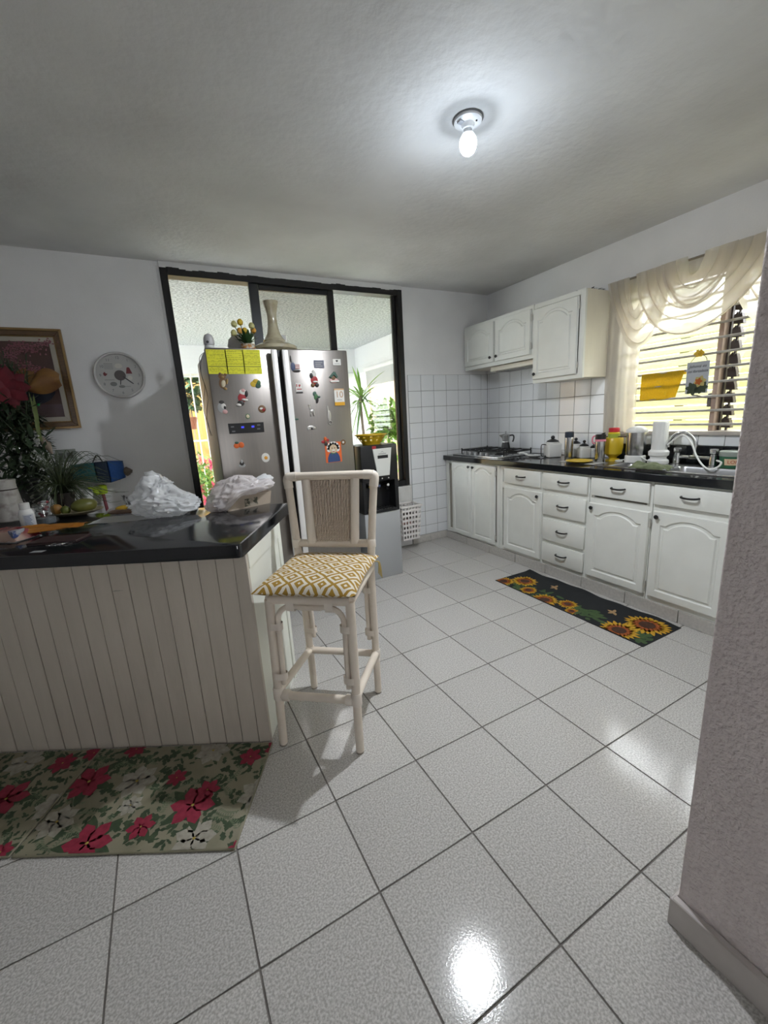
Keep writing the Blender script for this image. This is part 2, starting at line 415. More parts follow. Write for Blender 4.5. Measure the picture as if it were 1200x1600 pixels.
# houses and garden beyond
M_yel = mat('yellow_house_wall', (.42, .25, .075), .85, var=(2, .3, .7), col2=(.38, .22, .06), bump=(20, .1, .01))
hs = thing('yellow_house', 'yellow-orange house wall beyond the patio grille', 'building', (0, 9.6, -.1))
obj('house_wall', B().box(-6, 3.4, 0, .3, 0, 3.4), M_yel, hs)
obj('eave', B().box(-6, 3.6, -.3, .5, 3.3, 3.5), M_pwhite, hs)
M_peach = mat('peach_house_wall', (.36, .25, .17), .85)
hs = thing('peach_house', 'pale peach neighbouring house seen past the patio side bars', 'building', (5.75, 8.2, -.1))
obj('house_wall', B().box(-2.2, 3.5, 0, .3, 0, 3.6), M_peach, hs)
obj('eave', B().box(-2.3, 3.6, -.2, .5, 3.6, 3.8), M_pwhite, hs)
# boundary fence of sun-bleached boards outside the sink window
fence = thing('board_fence', 'sunlit yellow-green boundary fence of horizontal boards outside the sink window', 'fence', (4.65, 0, -.1))
M_fence = mat('fence_board', (.46, .41, .23), .85, var=(5, .3, .7), col2=(.36, .36, .17), rand=.12, stretch=(1, .4, 9), bump=(30, .3, .01))
z = 0
while z < 2.15:
    h = .12 + .02 * random.random()
    obj('board', B().box(random.uniform(-.004, .004), .03, -1.0, 4.2, z + .004, z + h - .004, .004), M_fence, fence); z += h
for yy in (-.6, .9, 2.4, 3.9): obj('post', B().box(.031, .11, yy, yy + .09, 0, 2.2, .004), M_wood, fence)
# plants
M_leafA = mat('leaf_bright', (.22, .42, .05), .5, rand=.15)
M_leafB = mat('leaf_mid', (.10, .22, .05), .5, rand=.15)
M_leafC = mat('leaf_dark', (.035, .075, .03), .5)
M_terra = mat('terracotta', (.42, .16, .09), .8)
M_trunk = mat('trunk', (.25, .2, .15), .9)
def bush(name, label, loc, rad, n, m, leaf=.09, seed=1, pot=None, flower=None, group=None, lift=0.0):
    rnd = random.Random(seed); t = thing(name, label, 'plant', loc, group=group)
    z0 = lift
    if pot:
        obj('pot', B().lathe([(pot * .7, 0), (pot, pot * 1.5), (pot * 1.08, pot * 1.5), (pot * 1.08, pot * 1.75), (pot * .9, pot * 1.75), (pot * .85, pot * 1.5)], n=18), M_terra, t); z0 = pot * 1.5
    obj('stem', B().tube([(0, 0, z0 - .02 if pot else 0.0), (0, 0, z0 + rad * .8)], max(.01, rad * .03), 6), M_trunk, t)
    b = B()
    for k in range(n):
        d = Vector((rnd.gauss(0, 1), rnd.gauss(0, 1), rnd.gauss(0, .9))).normalized() * rad * rnd.random() ** .4
        c = Vector((0, 0, z0 + rad * .95)) + d
        e = Vector((rnd.gauss(0, 1), rnd.gauss(0, 1), rnd.gauss(.1, .6))).normalized()
        blade(b, c, c + e * leaf * rnd.uniform(.7, 1.3), leaf * .42, n=2)
    obj('foliage', b, m, t, kind='stuff')
    if flower:
        for k in range(flower[1]):
            fb = B(); c = Vector((rnd.uniform(-.7, .7) * rad, -rad * rnd.uniform(.5, .95), z0 + rad * rnd.uniform(.5, 1.8)))
            for q in range(7):
                e = Vector((math.cos(q * .9), -.35, math.sin(q * .9))); blade(fb, c, c + e * flower[2], flower[2] * .5, n=2)
            obj('flower', fb, flower[0], t)
    return t
M_pink = mat('pink_flower', (.8, .12, .22), .6); M_salmon = mat('salmon_flower', (.85, .3, .25), .6)
bush('flowering_shrub', 'potted shrub with pink-red flowers behind the left window pane', (.55, 6.2, 0), .36, 520, M_leafA, .1, 3, pot=.16, flower=(M_pink, 9, .09))
bush('flowering_shrub', 'salmon flowered shrub beyond the patio grille at left', (.5, 7.5, -.1), .55, 700, M_leafB, .12, 4, flower=(M_salmon, 10, .1))
bush('garden_shrub', 'dark leafy shrub below the yellow house wall', (-.1, 8.75, -.1), .5, 700, M_leafB, .14, 5)
bush('garden_shrub', 'bushy green shrub in front of the yellow house, beside the fridge side', (1.25, 8.6, -.1), .5, 700, M_leafB, .14, 6)
bush('garden_shrub', 'lime green leafy shrub beside the water dispenser seen through the right pane', (ony(606, 660, 5.0).x, 5.0, 0), .27, 650, M_leafA, .12, 8, lift=ony(606, 660, 5.0).z - .26)
bush('garden_shrub', 'yellow-green shrub outside the patio side bars', (4.3, 6.4, -.1), .9, 900, M_leafA, .14, 9)
bush('garden_tree', 'palm-like dark tree top in front of the yellow house wall', (.55, 8.75, -.1), .4, 320, M_leafC, .2, 10, lift=1.75)
hp = ony(300, 663, PY1 - .05)
p = thing('hanging_pot', 'small red pot hung on the patio grille', 'pot', (hp.x, PY1 - .06, hp.z - .07))
obj('pot', B().lathe([(.05, 0), (.075, .14), (.08, .14), (.08, .17), (.06, .17), (.055, .14)], n=16), M_terra, p)
obj('wire_hook', B().tube([(0, .0, .16), (0, .05, .24), (0, .1, .26)], .003, 6), M_black, p)
# dracaena
dc = ony(565, 620, 4.55)
dr = thing('dracaena', 'spiky dracaena with radiating strap leaves seen through the right pane', 'plant', (dc.x, 4.55, 0))
obj('pot', B().lathe([(.11, 0), (.15, .26), (.16, .26), (.16, .29), (.13, .29), (.12, .25)], n=20), M_terra, dr)
obj('trunk', B().tube(curve([(0, 0, .2), (.02, .01, .7), (-.02, 0, dc.z - .1), (0, 0, dc.z)], 12), .018, 8), M_trunk, dr)
obj('side_trunk', B().tube(curve([(.01, 0, .5), (.07, .02, .8), (.05, .02, 1.05)], 8), .009, 8), M_trunk, dr)
rnd = random.Random(12)
for k in range(46):
    e = Vector((rnd.gauss(0, 1), rnd.gauss(0, 1), rnd.gauss(.1, .8))).normalized()
    L_ = rnd.uniform(.3, .5); c = Vector((0, 0, dc.z - .03 + rnd.uniform(-.05, .05)))
    b = B(); blade(b, c, c + e * L_ + Vector((0, 0, -.06)), .03, sag=.03, n=4); obj('leaf', b, M_leafA if k % 3 else M_leafB, dr)
# ================================================================== KITCHEN UNITS
M_cab = mat('cabinet_paint', (.80, .805, .755), .38, var=(6, .35, .8), col2=(.74, .745, .695), bump=(25, .06, .01))
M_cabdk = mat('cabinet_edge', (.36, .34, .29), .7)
M_cream = mat('cabinet_side', (.80, .75, .63), .45, var=(8, .3, .8), col2=(.75, .70, .59), stretch=(3, 3, .6))
M_hand = mat('black_handle', (.012, .012, .012), .35)
M_hinge = mat('hinge', (.62, .60, .55), .4, metal=.5)
M_count = mat('black_worktop', (.012, .013, .015), .10, spec=.6, var=(90, .5, .8), col2=(.018, .018, .02))
M_steel = mat('stainless', (.55, .55, .55), .25, metal=1.0, var=(3, .3, .7), col2=(.47, .47, .48), stretch=(1, 1, 30))
M_steel2 = mat('stainless_sink', (.42, .42, .43), .3, metal=1.0)
M_chrome = mat('chrome', (.62, .62, .63), .12, metal=1.0)
M_iron2 = mat('cast_iron', (.012, .012, .012), .55)

def wobj(name, b, m, parent, **k):
    return obj(name, b, m, parent, loc=-Vector(parent.location), **k)
def arch_outline(y0, y1, z0, z1, rise, n=20):
    """closed outline (y,z): bottom edge, straight sides, cathedral arch on top"""
    pts = [(y0, z0), (y1, z0)]
    for i in range(n + 1):
        t = i / n; a = abs(2 * t - 1)
        hgt = rise * (max(0.0, 1 - (a / .8) ** 2) ** .85) if rise else 0
        pts.append((lerp(y1, y0, t), z1 - rise + hgt))
    return pts
def outer_outline(y0, y1, z0, z1, n=20):
    return [(y0, z0), (y1, z0)] + [(lerp(y1, y0, i / n), z1) for i in range(n + 1)]
def raised_door(y0, y1, z0, z1, xf, rise=.05, mg=.058):
    b = B().box(xf - .011, xf, y0, y1, z0, z1, .002)
    o = outer_outline(y0 + .002, y1 - .002, z0 + .002, z1 - .002); i = arch_outline(y0 + mg, y1 - mg, z0 + mg, z1 - mg * .8, rise)
    i2 = arch_outline(y0 + mg - .007, y1 - mg + .007, z0 + mg - .007, z1 - mg * .8 + .007, rise)
    n = len(o); X0, X1 = xf - .0112, xf - .02
    vs = [(X0, *p) for p in o] + [(X1, p[0] * .985 + .015 * (y0 + y1) / 2, p[1] * .99 + .01 * (z0 + z1) / 2) for p in o] + [(X1, *p) for p in i2] + [(X0, *p) for p in i]
    fs = []
    for r in range(3):
        for k in range(n): fs.append((r * n + k, r * n + (k + 1) % n, (r + 1) * n + (k + 1) % n, (r + 1) * n + k))
    b.verts_faces(vs, fs)
    pn = arch_outline(y0 + mg + .012, y1 - mg - .012, z0 + mg + .012, z1 - mg * .8 - .014, rise * .97)
    b.prism(pn, xf - .0112, xf - .0185, 'yz', .006)
    return b
def add_knob(thing_, door, y, z, xf):
    b = B().lathe([(.005, 0), (.005, .010), (.012, .013), (.0145, .019), (.010, .026), (.0005, .027)], n=14)
    for v in b.bm.verts: v.co = Vector((xf - v.co.z, y + v.co.x, z + v.co.y))
    return obj('knob', b, M_hand, door)
def pull(door, y, z, xf, L_=.095):
    pts = [(xf + .002, y - L_ / 2, z), (xf - .02, y - L_ / 2 + .006, z - .001), (xf - .026, y - L_ / 4, z - .003), (xf - .027, y, z - .004), (xf - .026, y + L_ / 4, z - .003), (xf - .02, y + L_ / 2 - .006, z - .001), (xf + .002, y + L_ / 2, z)]
    return obj('handle', B().tube(curve(pts, 20), .0062, 8), M_hand, door)
def hinge(door, y, z, xf):
    obj('hinge', B().tube([(xf - .008, y, z - .028), (xf - .008, y, z + .028)], .005, 8).box(xf - .004, xf + .001, y - .008, y + .012, z - .02, z + .02, .002), M_hinge, door)

XB, XD = 2.69, 2.686       # carcass front, back of the doors
def base_unit(label, y0, y1, doors=(), drawers=(), z1=.875):
    t = thing('base_cabinet', label, 'cabinet', (XB, (y0 + y1) / 2, 0), group='white base cabinets')
    p = B().box(XB + .0165, XR - .012, y0 + .0005, y0 + .014, .085, z1).box(XB + .0165, XR - .012, y1 - .014, y1 - .0005, .085, z1).box(XB + .0165, XR - .0225, y0 + .0145, y1 - .0145, .086, .1).box(XR - .022, XR - .012, y0 + .0145, y1 - .0145, .086, z1 - .001)
    wobj('carcass', p, M_cab, t)
    # face frame: stiles, top rail, and rails between fronts
    f = B()
    allf = [(a, b_, c, d) for a, b_, c, d, *_ in list(doors) + list(drawers)]
    f.box(XB - .004, XB + .016, y0, y0 + .035, .085, z1).box(XB - .004, XB + .016, y1 - .035, y1, .085, z1)
    f.box(XB - .003, XB + .015, y0 + .0352, y1 - .0352, z1 - .03, z1 - .0005).box(XB - .003, XB + .015, y0 + .0352, y1 - .0352, .0855, .125)
    for d in sorted({round(q[3], 2) for q in allf}):
        if d < z1 - .08: f.box(XB - .003, XB + .015, y0 + .0352, y1 - .0352, d - .012, d + .04)
    wobj('face_frame', f, M_cab, t)
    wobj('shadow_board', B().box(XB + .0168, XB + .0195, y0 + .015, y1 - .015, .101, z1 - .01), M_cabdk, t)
    wobj('plinth', B().box(XB + .008, XR - .012, y0, y1, 0, .0845), M_cabdk, t)
    for a, b_, c, d, side, *h in doors:
        dr_ = wobj('door', raised_door(a, b_, c, d, XD, .05 if (b_ - a) > .36 else .04, .055 if b_ - a > .36 else .045), M_cab, t)
        ky = a + .03 if side == 'near' else b_ - .03
        add_knob(t, dr_, ky, d - .035, XD - .018)
        hy = b_ + .004 if side == 'near' else a - .004
        for hz in (c + .07, d - .07): hinge(dr_, hy, hz, XD - .004)
    for a, b_, c, d in drawers:
        dr_ = wobj('drawer', B().box(XD - .019, XD, a, b_, c, d, .005, 2), M_cab, t)
        pull(dr_, (a + b_) / 2, (c + d) / 2 + .008, XD - .018)
    return t
base_unit('white base cabinet with two narrow arched doors below the gas cooktop', 2.872, 3.70, doors=((3.254, 3.575, .10, .868, 'near'), (2.92, 3.25, .105, .868, 'far')))
base_unit('white base cabinet with one drawer over a narrow arched door, left of the drawer stack', 2.372, 2.868, doors=((2.375, 2.80, .112, .69, 'near'),), drawers=((2.385, 2.80, .73, .86),))
base_unit('white base cabinet with a stack of four drawers', 1.945, 2.368, drawers=((1.955, 2.358, .73, .86), (1.962, 2.354, .518, .69), (1.962, 2.352, .305, .484), (1.962, 2.35, .121, .277)))
base_unit('white base cabinet with drawer over a wide arched door, right of the drawer stack', 1.497, 1.941, doors=((1.503, 1.937, .122, .68, 'far'),), drawers=((1.515, 1.925, .735, .862),))
base_unit('white base cabinet below the sink taps, with drawer over a wide arched door', 1.045, 1.493, doors=((1.06, 1.482, .122, .695, 'far'),), drawers=((1.075, 1.487, .735, .862),))
base_unit('white base cabinet at the run\'s near end, mostly behind the pink stub wall', .60, 1.041, doors=((.615, 1.03, .122, .695, 'far'),), drawers=((.62, 1.03, .735, .862),))
# plinth skirting tiles
sk = struct('baseboard_right', B().box(XB + .001, XB + .007, .6, 3.70, 0, .08), M_wgrout)
y = 3.70
while y > .62:
    y0 = max(y - .345, .6); obj('skirting_tile', B().box(XB - .009, XB + .002, y0 + .0022, y - .0022, .001, .083, .0015), M_skirt, sk); y = y0

# ---- worktop with a cut-out for the sink
CT0, CT1 = .878, .928
SX0, SX1, SY0, SY1 = 2.775, 3.13, 1.08, 1.93
wt = thing('worktop', 'black polished worktop running along the window wall', 'countertop', (2.66, 2.15, CT0))
b = B().box(2.655, SX0, .58, YB - .012, CT0, CT1, .004).box(SX1, XR - .012, .58, YB - .012, CT0, CT1).box(SX0, SX1, SY1, YB - .012, CT0, CT1).box(SX0, SX1, .58, SY0, CT0, CT1)
wobj('slab', b, M_count, wt)
tag(obj('backsplash', B().box(XR - .03, XR - .0045, .58, 2.2, CT1 + .0005, 1.05, .003), M_count), 'low black backsplash strip below the sink window', 'backsplash')
# ---- sink
sk_ = thing('kitchen_sink', 'stainless double-bowl sink set into the black worktop', 'sink', (2.95, 1.5, CT1))
b = B()
def bowl(b, x0, x1, y0, y1, zt, d):
    n = 8
    def ring(ins, z, r):
        pts = []
        for cx, cy, a0 in ((x1 - ins - r, y1 - ins - r, 0), (x0 + ins + r, y1 - ins - r, 90), (x0 + ins + r, y0 + ins + r, 180), (x1 - ins - r, y0 + ins + r, 270)):
            for k in range(5): a = math.radians(a0 + 90 * k / 4); pts.append((cx + r * math.cos(a), cy + r * math.sin(a), z))
        return pts
    rs = [ring(0, zt, .035), ring(.006, zt - .01, .034), ring(.012, zt - d + .03, .04), ring(.04, zt - d, .04)]
    m = len(rs[0]); vs = [p for r in rs for p in r]
    fs = [(k * m + i, k * m + (i + 1) % m, (k + 1) * m + (i + 1) % m, (k + 1) * m + i) for k in range(3) for i in range(m)] + [tuple(3 * m + i for i in range(m))]
    b.verts_faces(vs, fs)
zt = CT1 + .005
YM = 1.56
for y0, y1 in ((SY0 + .025, YM - .015), (YM + .015, SY1 - .025)):
    bb = B(); bowl(bb, SX0 + .02, SX1 - .075, y0, y1, zt, .16); bb.solid(-.001)
    o = wobj('bowl', bb, M_steel2, sk_)
    wobj('drain', B().lathe([(.04, 0), (.04, .004), (.028, .004), (.026, .001), (.001, .001)], ((SX0 + SX1 - .055) / 2, (y0 + y1) / 2, zt - .159), 18), M_chrome, sk_)
fl = B().box(SX0 - .012, SX0 + .021, SY0 - .012, SY1 + .012, CT1, zt + .001, .001).box(SX1 - .076, SX1 + .012, SY0 - .012, SY1 + .012, CT1, zt + .001, .001)
for y0, y1 in ((SY0 - .012, SY0 + .026), (YM - .016, YM + .016), (SY1 - .026, SY1 + .012)): fl.box(SX0 + .02, SX1 - .075, y0, y1, CT1, zt + .001, .001)
wobj('rim', fl, M_steel, sk_)
wobj('drainboard', B().box(2.79, 3.08, SY1 + .013, SY1 + .095, CT1, CT1 + .004, .0015), M_steel, sk_)
# ---- tap
FX = 3.18
fy1, fy2 = onx(1058, 712, FX).y, onx(1115, 715, FX).y; fm = onx(1086, 700, FX).y
tp = thing('kitchen_tap', 'chrome two-handle bridge tap with high arched spout behind the sink', 'tap', (FX, fm, CT1))
wobj('bridge', B().tube([(FX, fy2, CT1 + .05), (FX, fy1, CT1 + .05)], .013, 12).box(FX - .02, FX + .02, fm - .03, fm + .03, CT1 + .036, CT1 + .066, .006), M_chrome, tp)
for yy in (fy1, fy2):
    wobj('valve_body', B().lathe([(.026, 0), (.024, .05), (.02, .07), (.018, .078)], (FX, yy, CT1), 16), M_chrome, tp)
    wobj('tap_handle', B().lathe([(.016, .078), (.023, .084), (.025, .108), (.023, .113), (.001, .114)], (FX, yy, CT1), 8), M_chrome, tp)
sp = curve([(FX, fm, CT1 + .06), (FX, fm, CT1 + .14), (FX - .01, fm + .02, CT1 + .19), (FX - .03, fm + .06, CT1 + .222), (FX - .05, fm + .105, CT1 + .21), (FX - .06, fm + .135, CT1 + .165), (FX - .062, fm + .14, CT1 + .15)], 26)
wobj('spout', B().tube(sp, .0095, 12), M_chrome, tp)
tip = sp[-1]
wobj('diverter', B().tube([tip + Vector((0, 0, .008)), tip - Vector((0, 0, .028))], .014, 12).tube([tip - Vector((0, 0, .01)), tip + Vector((-.03, -.012, -.008))], .008, 10), M_chrome, tp)
hz = thing('filter_hose', 'white plastic hose looping from the tap spout into the sink', 'hose', (tip.x, tip.y, CT1))
e = tip + Vector((-.03, -.012, -.008))
hp_ = [e, (3.07, onx(1066, 668 + 12, 3.07).y, onx(1066, 680, 3.07).z), onx(1080, 692, 3.06), onx(1088, 712, 3.04), onx(1097, 726, 3.02), onx(1108, 733.5, 3.02), onx(1121, 730, 3.04), onx(1127, 723, 3.08), onx(1120, 719.5, 3.12)]
wobj('hose', B().tube(curve(hp_, 46), .0055, 8), mat('white_plastic', (.75, .75, .73), .35), hz)

# ---- cooktop
ck = thing('gas_cooktop', 'stainless gas cooktop with black cast-iron grates in the corner', 'cooktop', (2.97, 3.27, CT1))
CX0, CX1, CY0, CY1 = 2.735, 3.21, 2.95, 3.64
wobj('hob_plate', B().box(CX0, CX1, CY0, CY1, CT1, CT1 + .012, .004, 2), M_steel, ck)
for k in range(5):
    yy = 3.17 + .082 * k
    wobj('control_knob', B().lathe([(.02, .012), (.02, .02), (.016, .04), (.001, .041)], (CX0 + .062, yy, CT1), 14), mat('knob_grey', (.25, .25, .25), .35, metal=.6), ck)
for k, (bx_, by_) in enumerate(((2.93, 3.14), (2.93, 3.45), (3.11, 3.14), (3.11, 3.45))):
    wobj('burner', B().lathe([(.045, .012), (.045, .02), (.03, .022), (.03, .03), (.001, .031)], (bx_, by_, CT1), 18), M_iron2, ck)
for gy in (3.13, 3.46):
    g = B(); zz = CT1 + .045; r = .0065
    x0, x1, y0, y1 = 2.835, 3.19, gy - .15, gy + .15
    for a, c in (((x0, y0), (x1, y0)), ((x1, y0), (x1, y1)), ((x1, y1), (x0, y1)), ((x0, y1), (x0, y0)), ((x0, gy), (x1, gy)), (((x0 + x1) / 2, y0), ((x0 + x1) / 2, y1))): g.tube([(*a, zz), (*c, zz)], r, 6)
    for bx_ in (2.93, 3.11):
        for q in range(4):
            a = math.pi / 4 + q * math.pi / 2; g.tube([(bx_ + .03 * math.cos(a), gy + .03 * math.sin(a), zz + .006), (bx_ + .075 * math.cos(a), gy + .075 * math.sin(a), zz + .008)], r, 6)
    for fx, fy in ((x0, y0), (x1, y0), (x0, y1), (x1, y1)): g.tube([(fx, fy, CT1 + .012), (fx, fy, zz + .02)], r, 6)
    wobj('grate', g, M_iron2, ck)

# ---- upper cabinets
UX = 2.985
def upper_unit(label, y0, y1, z0, z1, doors, side=False):
    t = thing('wall_cabinet', label, 'cabinet', (XR - .01, (y0 + y1) / 2, z0))
    p = B().box(UX + .0085, XR - .009, y0 + .0005, y0 + .016, z0, z1).box(UX + .0085, XR - .009, y1 - .016, y1 - .0005, z0, z1).box(UX + .0085, XR - .0145, y0 + .0162, y1 - .0162, z1 - .016, z1 - .0005).box(UX + .0085, XR - .0145, y0 + .0162, y1 - .0162, z0 + .0005, z0 + .016).box(XR - .014, XR - .009, y0 + .0162, y1 - .0162, z0 + .001, z1 - .001)
    wobj('carcass', p, M_cream, t)
    f = B().box(UX - .012, UX + .008, y0, y0 + .045, z0 - .004, z1).box(UX - .012, UX + .008, y1 - .03, y1, z0 - .004, z1)
    f.box(UX - .0115, UX + .0075, y0 + .0452, y1 - .0302, z1 - .035, z1 - .0005).box(UX - .0115, UX + .0075, y0 + .0452, y1 - .0302, z0 - .0035, z0 + .035)
    if len(doors) > 1: f.box(UX - .011, UX + .007, doors[0][0] - .03, doors[0][0] + .03, z0 + .0352, z1 - .0352)
    wobj('face_frame', f, M_cab, t)
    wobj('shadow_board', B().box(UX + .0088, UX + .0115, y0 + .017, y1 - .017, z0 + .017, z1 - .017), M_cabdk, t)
    for a, b_, c, d, kn, rs in doors:
        dr_ = wobj('door', raised_door(a, b_, c, d, UX - .013, rs, .055), M_cab, t)
        ky = a + .035 if kn == 'near' else b_ - .03
        add_knob(t, dr_, ky, c + .045, UX - .031)
        hy = b_ + .004 if kn == 'near' else a - .004
        for hz_ in (c + .07, d - .07): hinge(dr_, hy, hz_, UX - .016)
    return t
upper_unit('low white wall cabinet with two arched doors above the cooktop', 2.775, 3.712, 1.80, 2.23, ((3.255, 3.695, 1.83, 2.2, 'near', .06), (2.795, 3.235, 1.83, 2.2, 'far', .06)))
upper_unit('tall white wall cabinet with one arched door beside the curtain', 2.275, 2.771, 1.585, 2.225, ((2.325, 2.762, 1.612, 2.185, 'far', .06),))
hd = thing('range_hood', 'slim cream range hood fixed under the low wall cabinet', 'hood', (3.14, 3.2, 1.74))
wobj('hood_body', B().box(3.03, XR - .009, 2.80, 3.38, 1.752, 1.795, .004), M_cream, hd)
wobj('filter', B().box(3.06, XR - .04, 2.84, 3.34, 1.746, 1.753, .002), mat('hood_filter', (.3, .29, .27), .5, metal=.5), hd)
gl = thing('dried_garland', 'small dark dried garland lying on top of the tall wall cabinet', 'ornament', (3.17, 2.34, 2.226))
rnd = random.Random(5); b = B()
for k in range(26):
    a = Vector((rnd.uniform(-.06, .06), rnd.uniform(-.05, .05), rnd.uniform(.004, .018))); blade(b, a, a + Vector((rnd.gauss(0, .03), rnd.gauss(0, .03), rnd.uniform(-.0, .012))), .018, n=2)
obj('leaves', b, mat('dried_brown', (.06, .04, .03), .8), gl); obj('twig', B().tube([(-.06, 0, .006), (0, .01, .008), (.06, -.01, .006)], .004, 6), M_trunk, gl)

# ================================================================== CURTAIN, CLOTH AND SIGN AT THE SINK WINDOW
M_cur = sheer('sheer_curtain', (.76, .70, .61), .20, .55, .7, weave=(9, 9, 2))
M_cur3 = sheer('sheer_curtain_back', (.86, .79, .70), .55, .62, .7, weave=(9, 9, 2))
M_cur2 = sheer('sheer_curtain_thin', (.80, .74, .655), .34, .55, .7, weave=(9, 9, 2))
ZR = 2.262
ct = thing('sheer_curtain', 'ivory sheer curtain draped in swags over the sink window', 'curtain', (XR - .05, 1.5, ZR))
wobj('curtain_rod', B().tube([(XR - .045, .5, ZR), (XR - .045, 2.272, ZR)], .008, 10), mat('rod_brass', (.25, .22, .18), .4, metal=.5), ct)
def swag(ya, yb, ia, ib, zlow, zin, lo, x0, folds, seed, amp=.022):
    """scarf loop thrown over the rod: nested U-curves from the outer hem (ya..yb, down to zlow) to the inner hem (ia..ib, down to zin)"""
    def f(u, v):
        ph = 2 * math.pi * folds * v + seed
        s_ = v + 1.7 * (math.sin(ph) - math.sin(seed)) / (2 * math.pi * folds); s_ = min(max(s_, 0.0), 1.0)
        y0, y1 = lerp(ya, ia, s_), lerp(yb, ib, s_); d = lerp(ZR - zlow, ZR - zin, s_ ** .8)
        ue = u ** (math.log(.5) / math.log(lo))
        zz = ZR + .008 - d * (max(0.0, math.sin(math.pi * ue)) ** .62)
        yy = lerp(y0, y1, u) + .010 * noise.noise(Vector((u * 5, v * 6, seed)))
        return Vector((min(x0 - math.cos(ph) * amp * (.35 + .65 * math.sin(math.pi * u)) - .02 * math.sin(math.pi * u), XR - .012), yy, zz))
    return B().grid(f, 60, 64)
wobj('left_swag', swag(2.275, 1.79, 2.11, 1.99, 1.735, 2.02, .60, XR - .062, 3.2, .3), M_cur, ct)
wobj('middle_swag', swag(2.04, 1.20, 1.76, 1.52, 1.785, 2.08, .44, XR - .088, 4.2, 1.2), M_cur, ct)
wobj('inner_swag', swag(1.86, 1.42, 1.70, 1.60, 1.93, 2.14, .5, XR - .10, 2.2, .7), M_cur2, ct)
wobj('right_swag', swag(1.46, .62, 1.2, .85, 1.74, 2.05, .36, XR - .070, 4.0, 2.2), M_cur, ct)
def sidep(u, v):
    y = lerp(2.268, 1.995, u) + .012 * math.sin(3 * v); z0_ = lerp(1.06, 1.17, u)
    return Vector((XR - .034 + .010 * math.sin(u * 22 + .8 * v) * (.5 + .5 * v), y, lerp(ZR, z0_, v)))
wobj('side_panel', B().grid(sidep, 40, 24), M_cur, ct)
def back_sheer(u, v):
    return Vector((XR - .03 + .006 * math.sin(u * 60), lerp(2.02, .60, u), lerp(ZR, 1.93, v)))
wobj('back_sheer', B().grid(back_sheer, 90, 6), M_cur3, ct)
# yellow cloth over a window bar
M_yc = sheer('yellow_cloth', (.66, .46, .02), .04, .45, .8, weave=(120, 120, 120))
zb = 1.561
def ycl(u, v):
    y = lerp(2.0, 1.70, u); t = v
    if t < .12: return Vector((XR + .022, y, zb - .02 + .024 * t / .12))
    if t < .2: return Vector((XR + .022 - .02 * (t - .12) / .08, y, zb + .008))
    s_ = (t - .2) / .8
    return Vector((XR + .001 - .004 * math.sin(u * 9 + s_ * 2), y + .05 * s_ * ss(.5, 1, u), zb + .008 - .19 * s_ * (1 + .04 * math.sin(u * 5))))
tag(obj('kitchen_cloth', B().grid(ycl, 24, 20, thick=.0012), M_yc), 'yellow cloth hung over the bars of the sink window', 'cloth')
# hanging sign
M_sign = mat('sign_board', (.42, .44, .47), .6)
s1 = Vector((XR - .006, 1.615, 1.512))
sg = thing('hanging_sign', 'small grey wooden sign with lettering and flowers hung at the sink window', 'sign', s1, rot=(math.radians(1.5), 0, -math.pi / 2))
obj('board', B().box(-.068, .068, -.004, .004, -.108, .1, .0015), M_sign, sg)
def put_text(parent, body, size, x, z, m, y=-.0046, shear=0.0, rz=0.0):
    return obj('lettering', text_mesh(body, size, .0002, shear), m, parent, (x, y, z), (math.pi / 2, rz, 0))
M_ink = mat('black_ink', (.01, .01, .01), .6)
put_text(sg, 'Jehová es', .028, -.002, .070, M_ink, shear=.35)
put_text(sg, 'mi fortaleza', .026, .0, .038, M_ink, shear=.35)
fl_ = B(); rnd = random.Random(3)
def flat_petals(b, cx, cz, n, L_, wd, y, a0=0):
    for k in range(n):
        a = a0 + 2 * math.pi * k / n; ex, ez = math.cos(a), math.sin(a)
        pts = [(cx, cz)]
        for t in (.25, .5, .75, .9): pts.append((cx + ex * L_ * t - ez * wd * math.sin(math.pi * t) * .5, cz + ez * L_ * t + ex * wd * math.sin(math.pi * t) * .5))
        pts.append((cx + ex * L_, cz + ez * L_))
        for t in (.9, .75, .5, .25): pts.append((cx + ex * L_ * t + ez * wd * math.sin(math.pi * t) * .5, cz + ez * L_ * t - ex * wd * math.sin(math.pi * t) * .5))
        b.prism(pts, y, y - .0006, 'xz')
obj('painted_leaves', (lambda b: (flat_petals(b, -.02, -.075, 7, .05, .03, -.004, .3), flat_petals(b, .03, -.07, 7, .045, .03, -.004), b)[-1])(B()), mat('sign_green', (.05, .07, .04), .7), sg)
obj('painted_petals', (lambda b: (flat_petals(b, .02, -.03, 6, .04, .03, -.0048, .2), b)[-1])(B()), mat('sign_yellow', (.5, .42, .15), .7), sg)
obj('painted_heart', (lambda b: (flat_petals(b, .012, -.03, 5, .026, .018, -.0055), b)[-1])(B()), mat('sign_orange', (.45, .12, .02), .7), sg)
wr_ = B().tube(curve([(-.05, 0, .1), (-.03, 0, .125), (-.005, -.003, .15)], 10), .0022, 6).tube(curve([(.05, 0, .1), (.04, 0, .125), (.012, -.003, .148)], 10), .0022, 6)
obj('wire', wr_, M_mech, sg)
bw = B()
for k in range(6):
    a = k * math.pi / 3; blade(bw, (.004, -.006, .152), (.004 + .034 * math.cos(a), -.014, .152 + .026 * math.sin(a)), .026, n=4, side=(-math.sin(a), 0, math.cos(a)))
bw.sphere((.004, -.008, .152), .011, 10, 6)
obj('bow', bw, mat('bow_yellow', (.65, .42, .03), .6), sg)
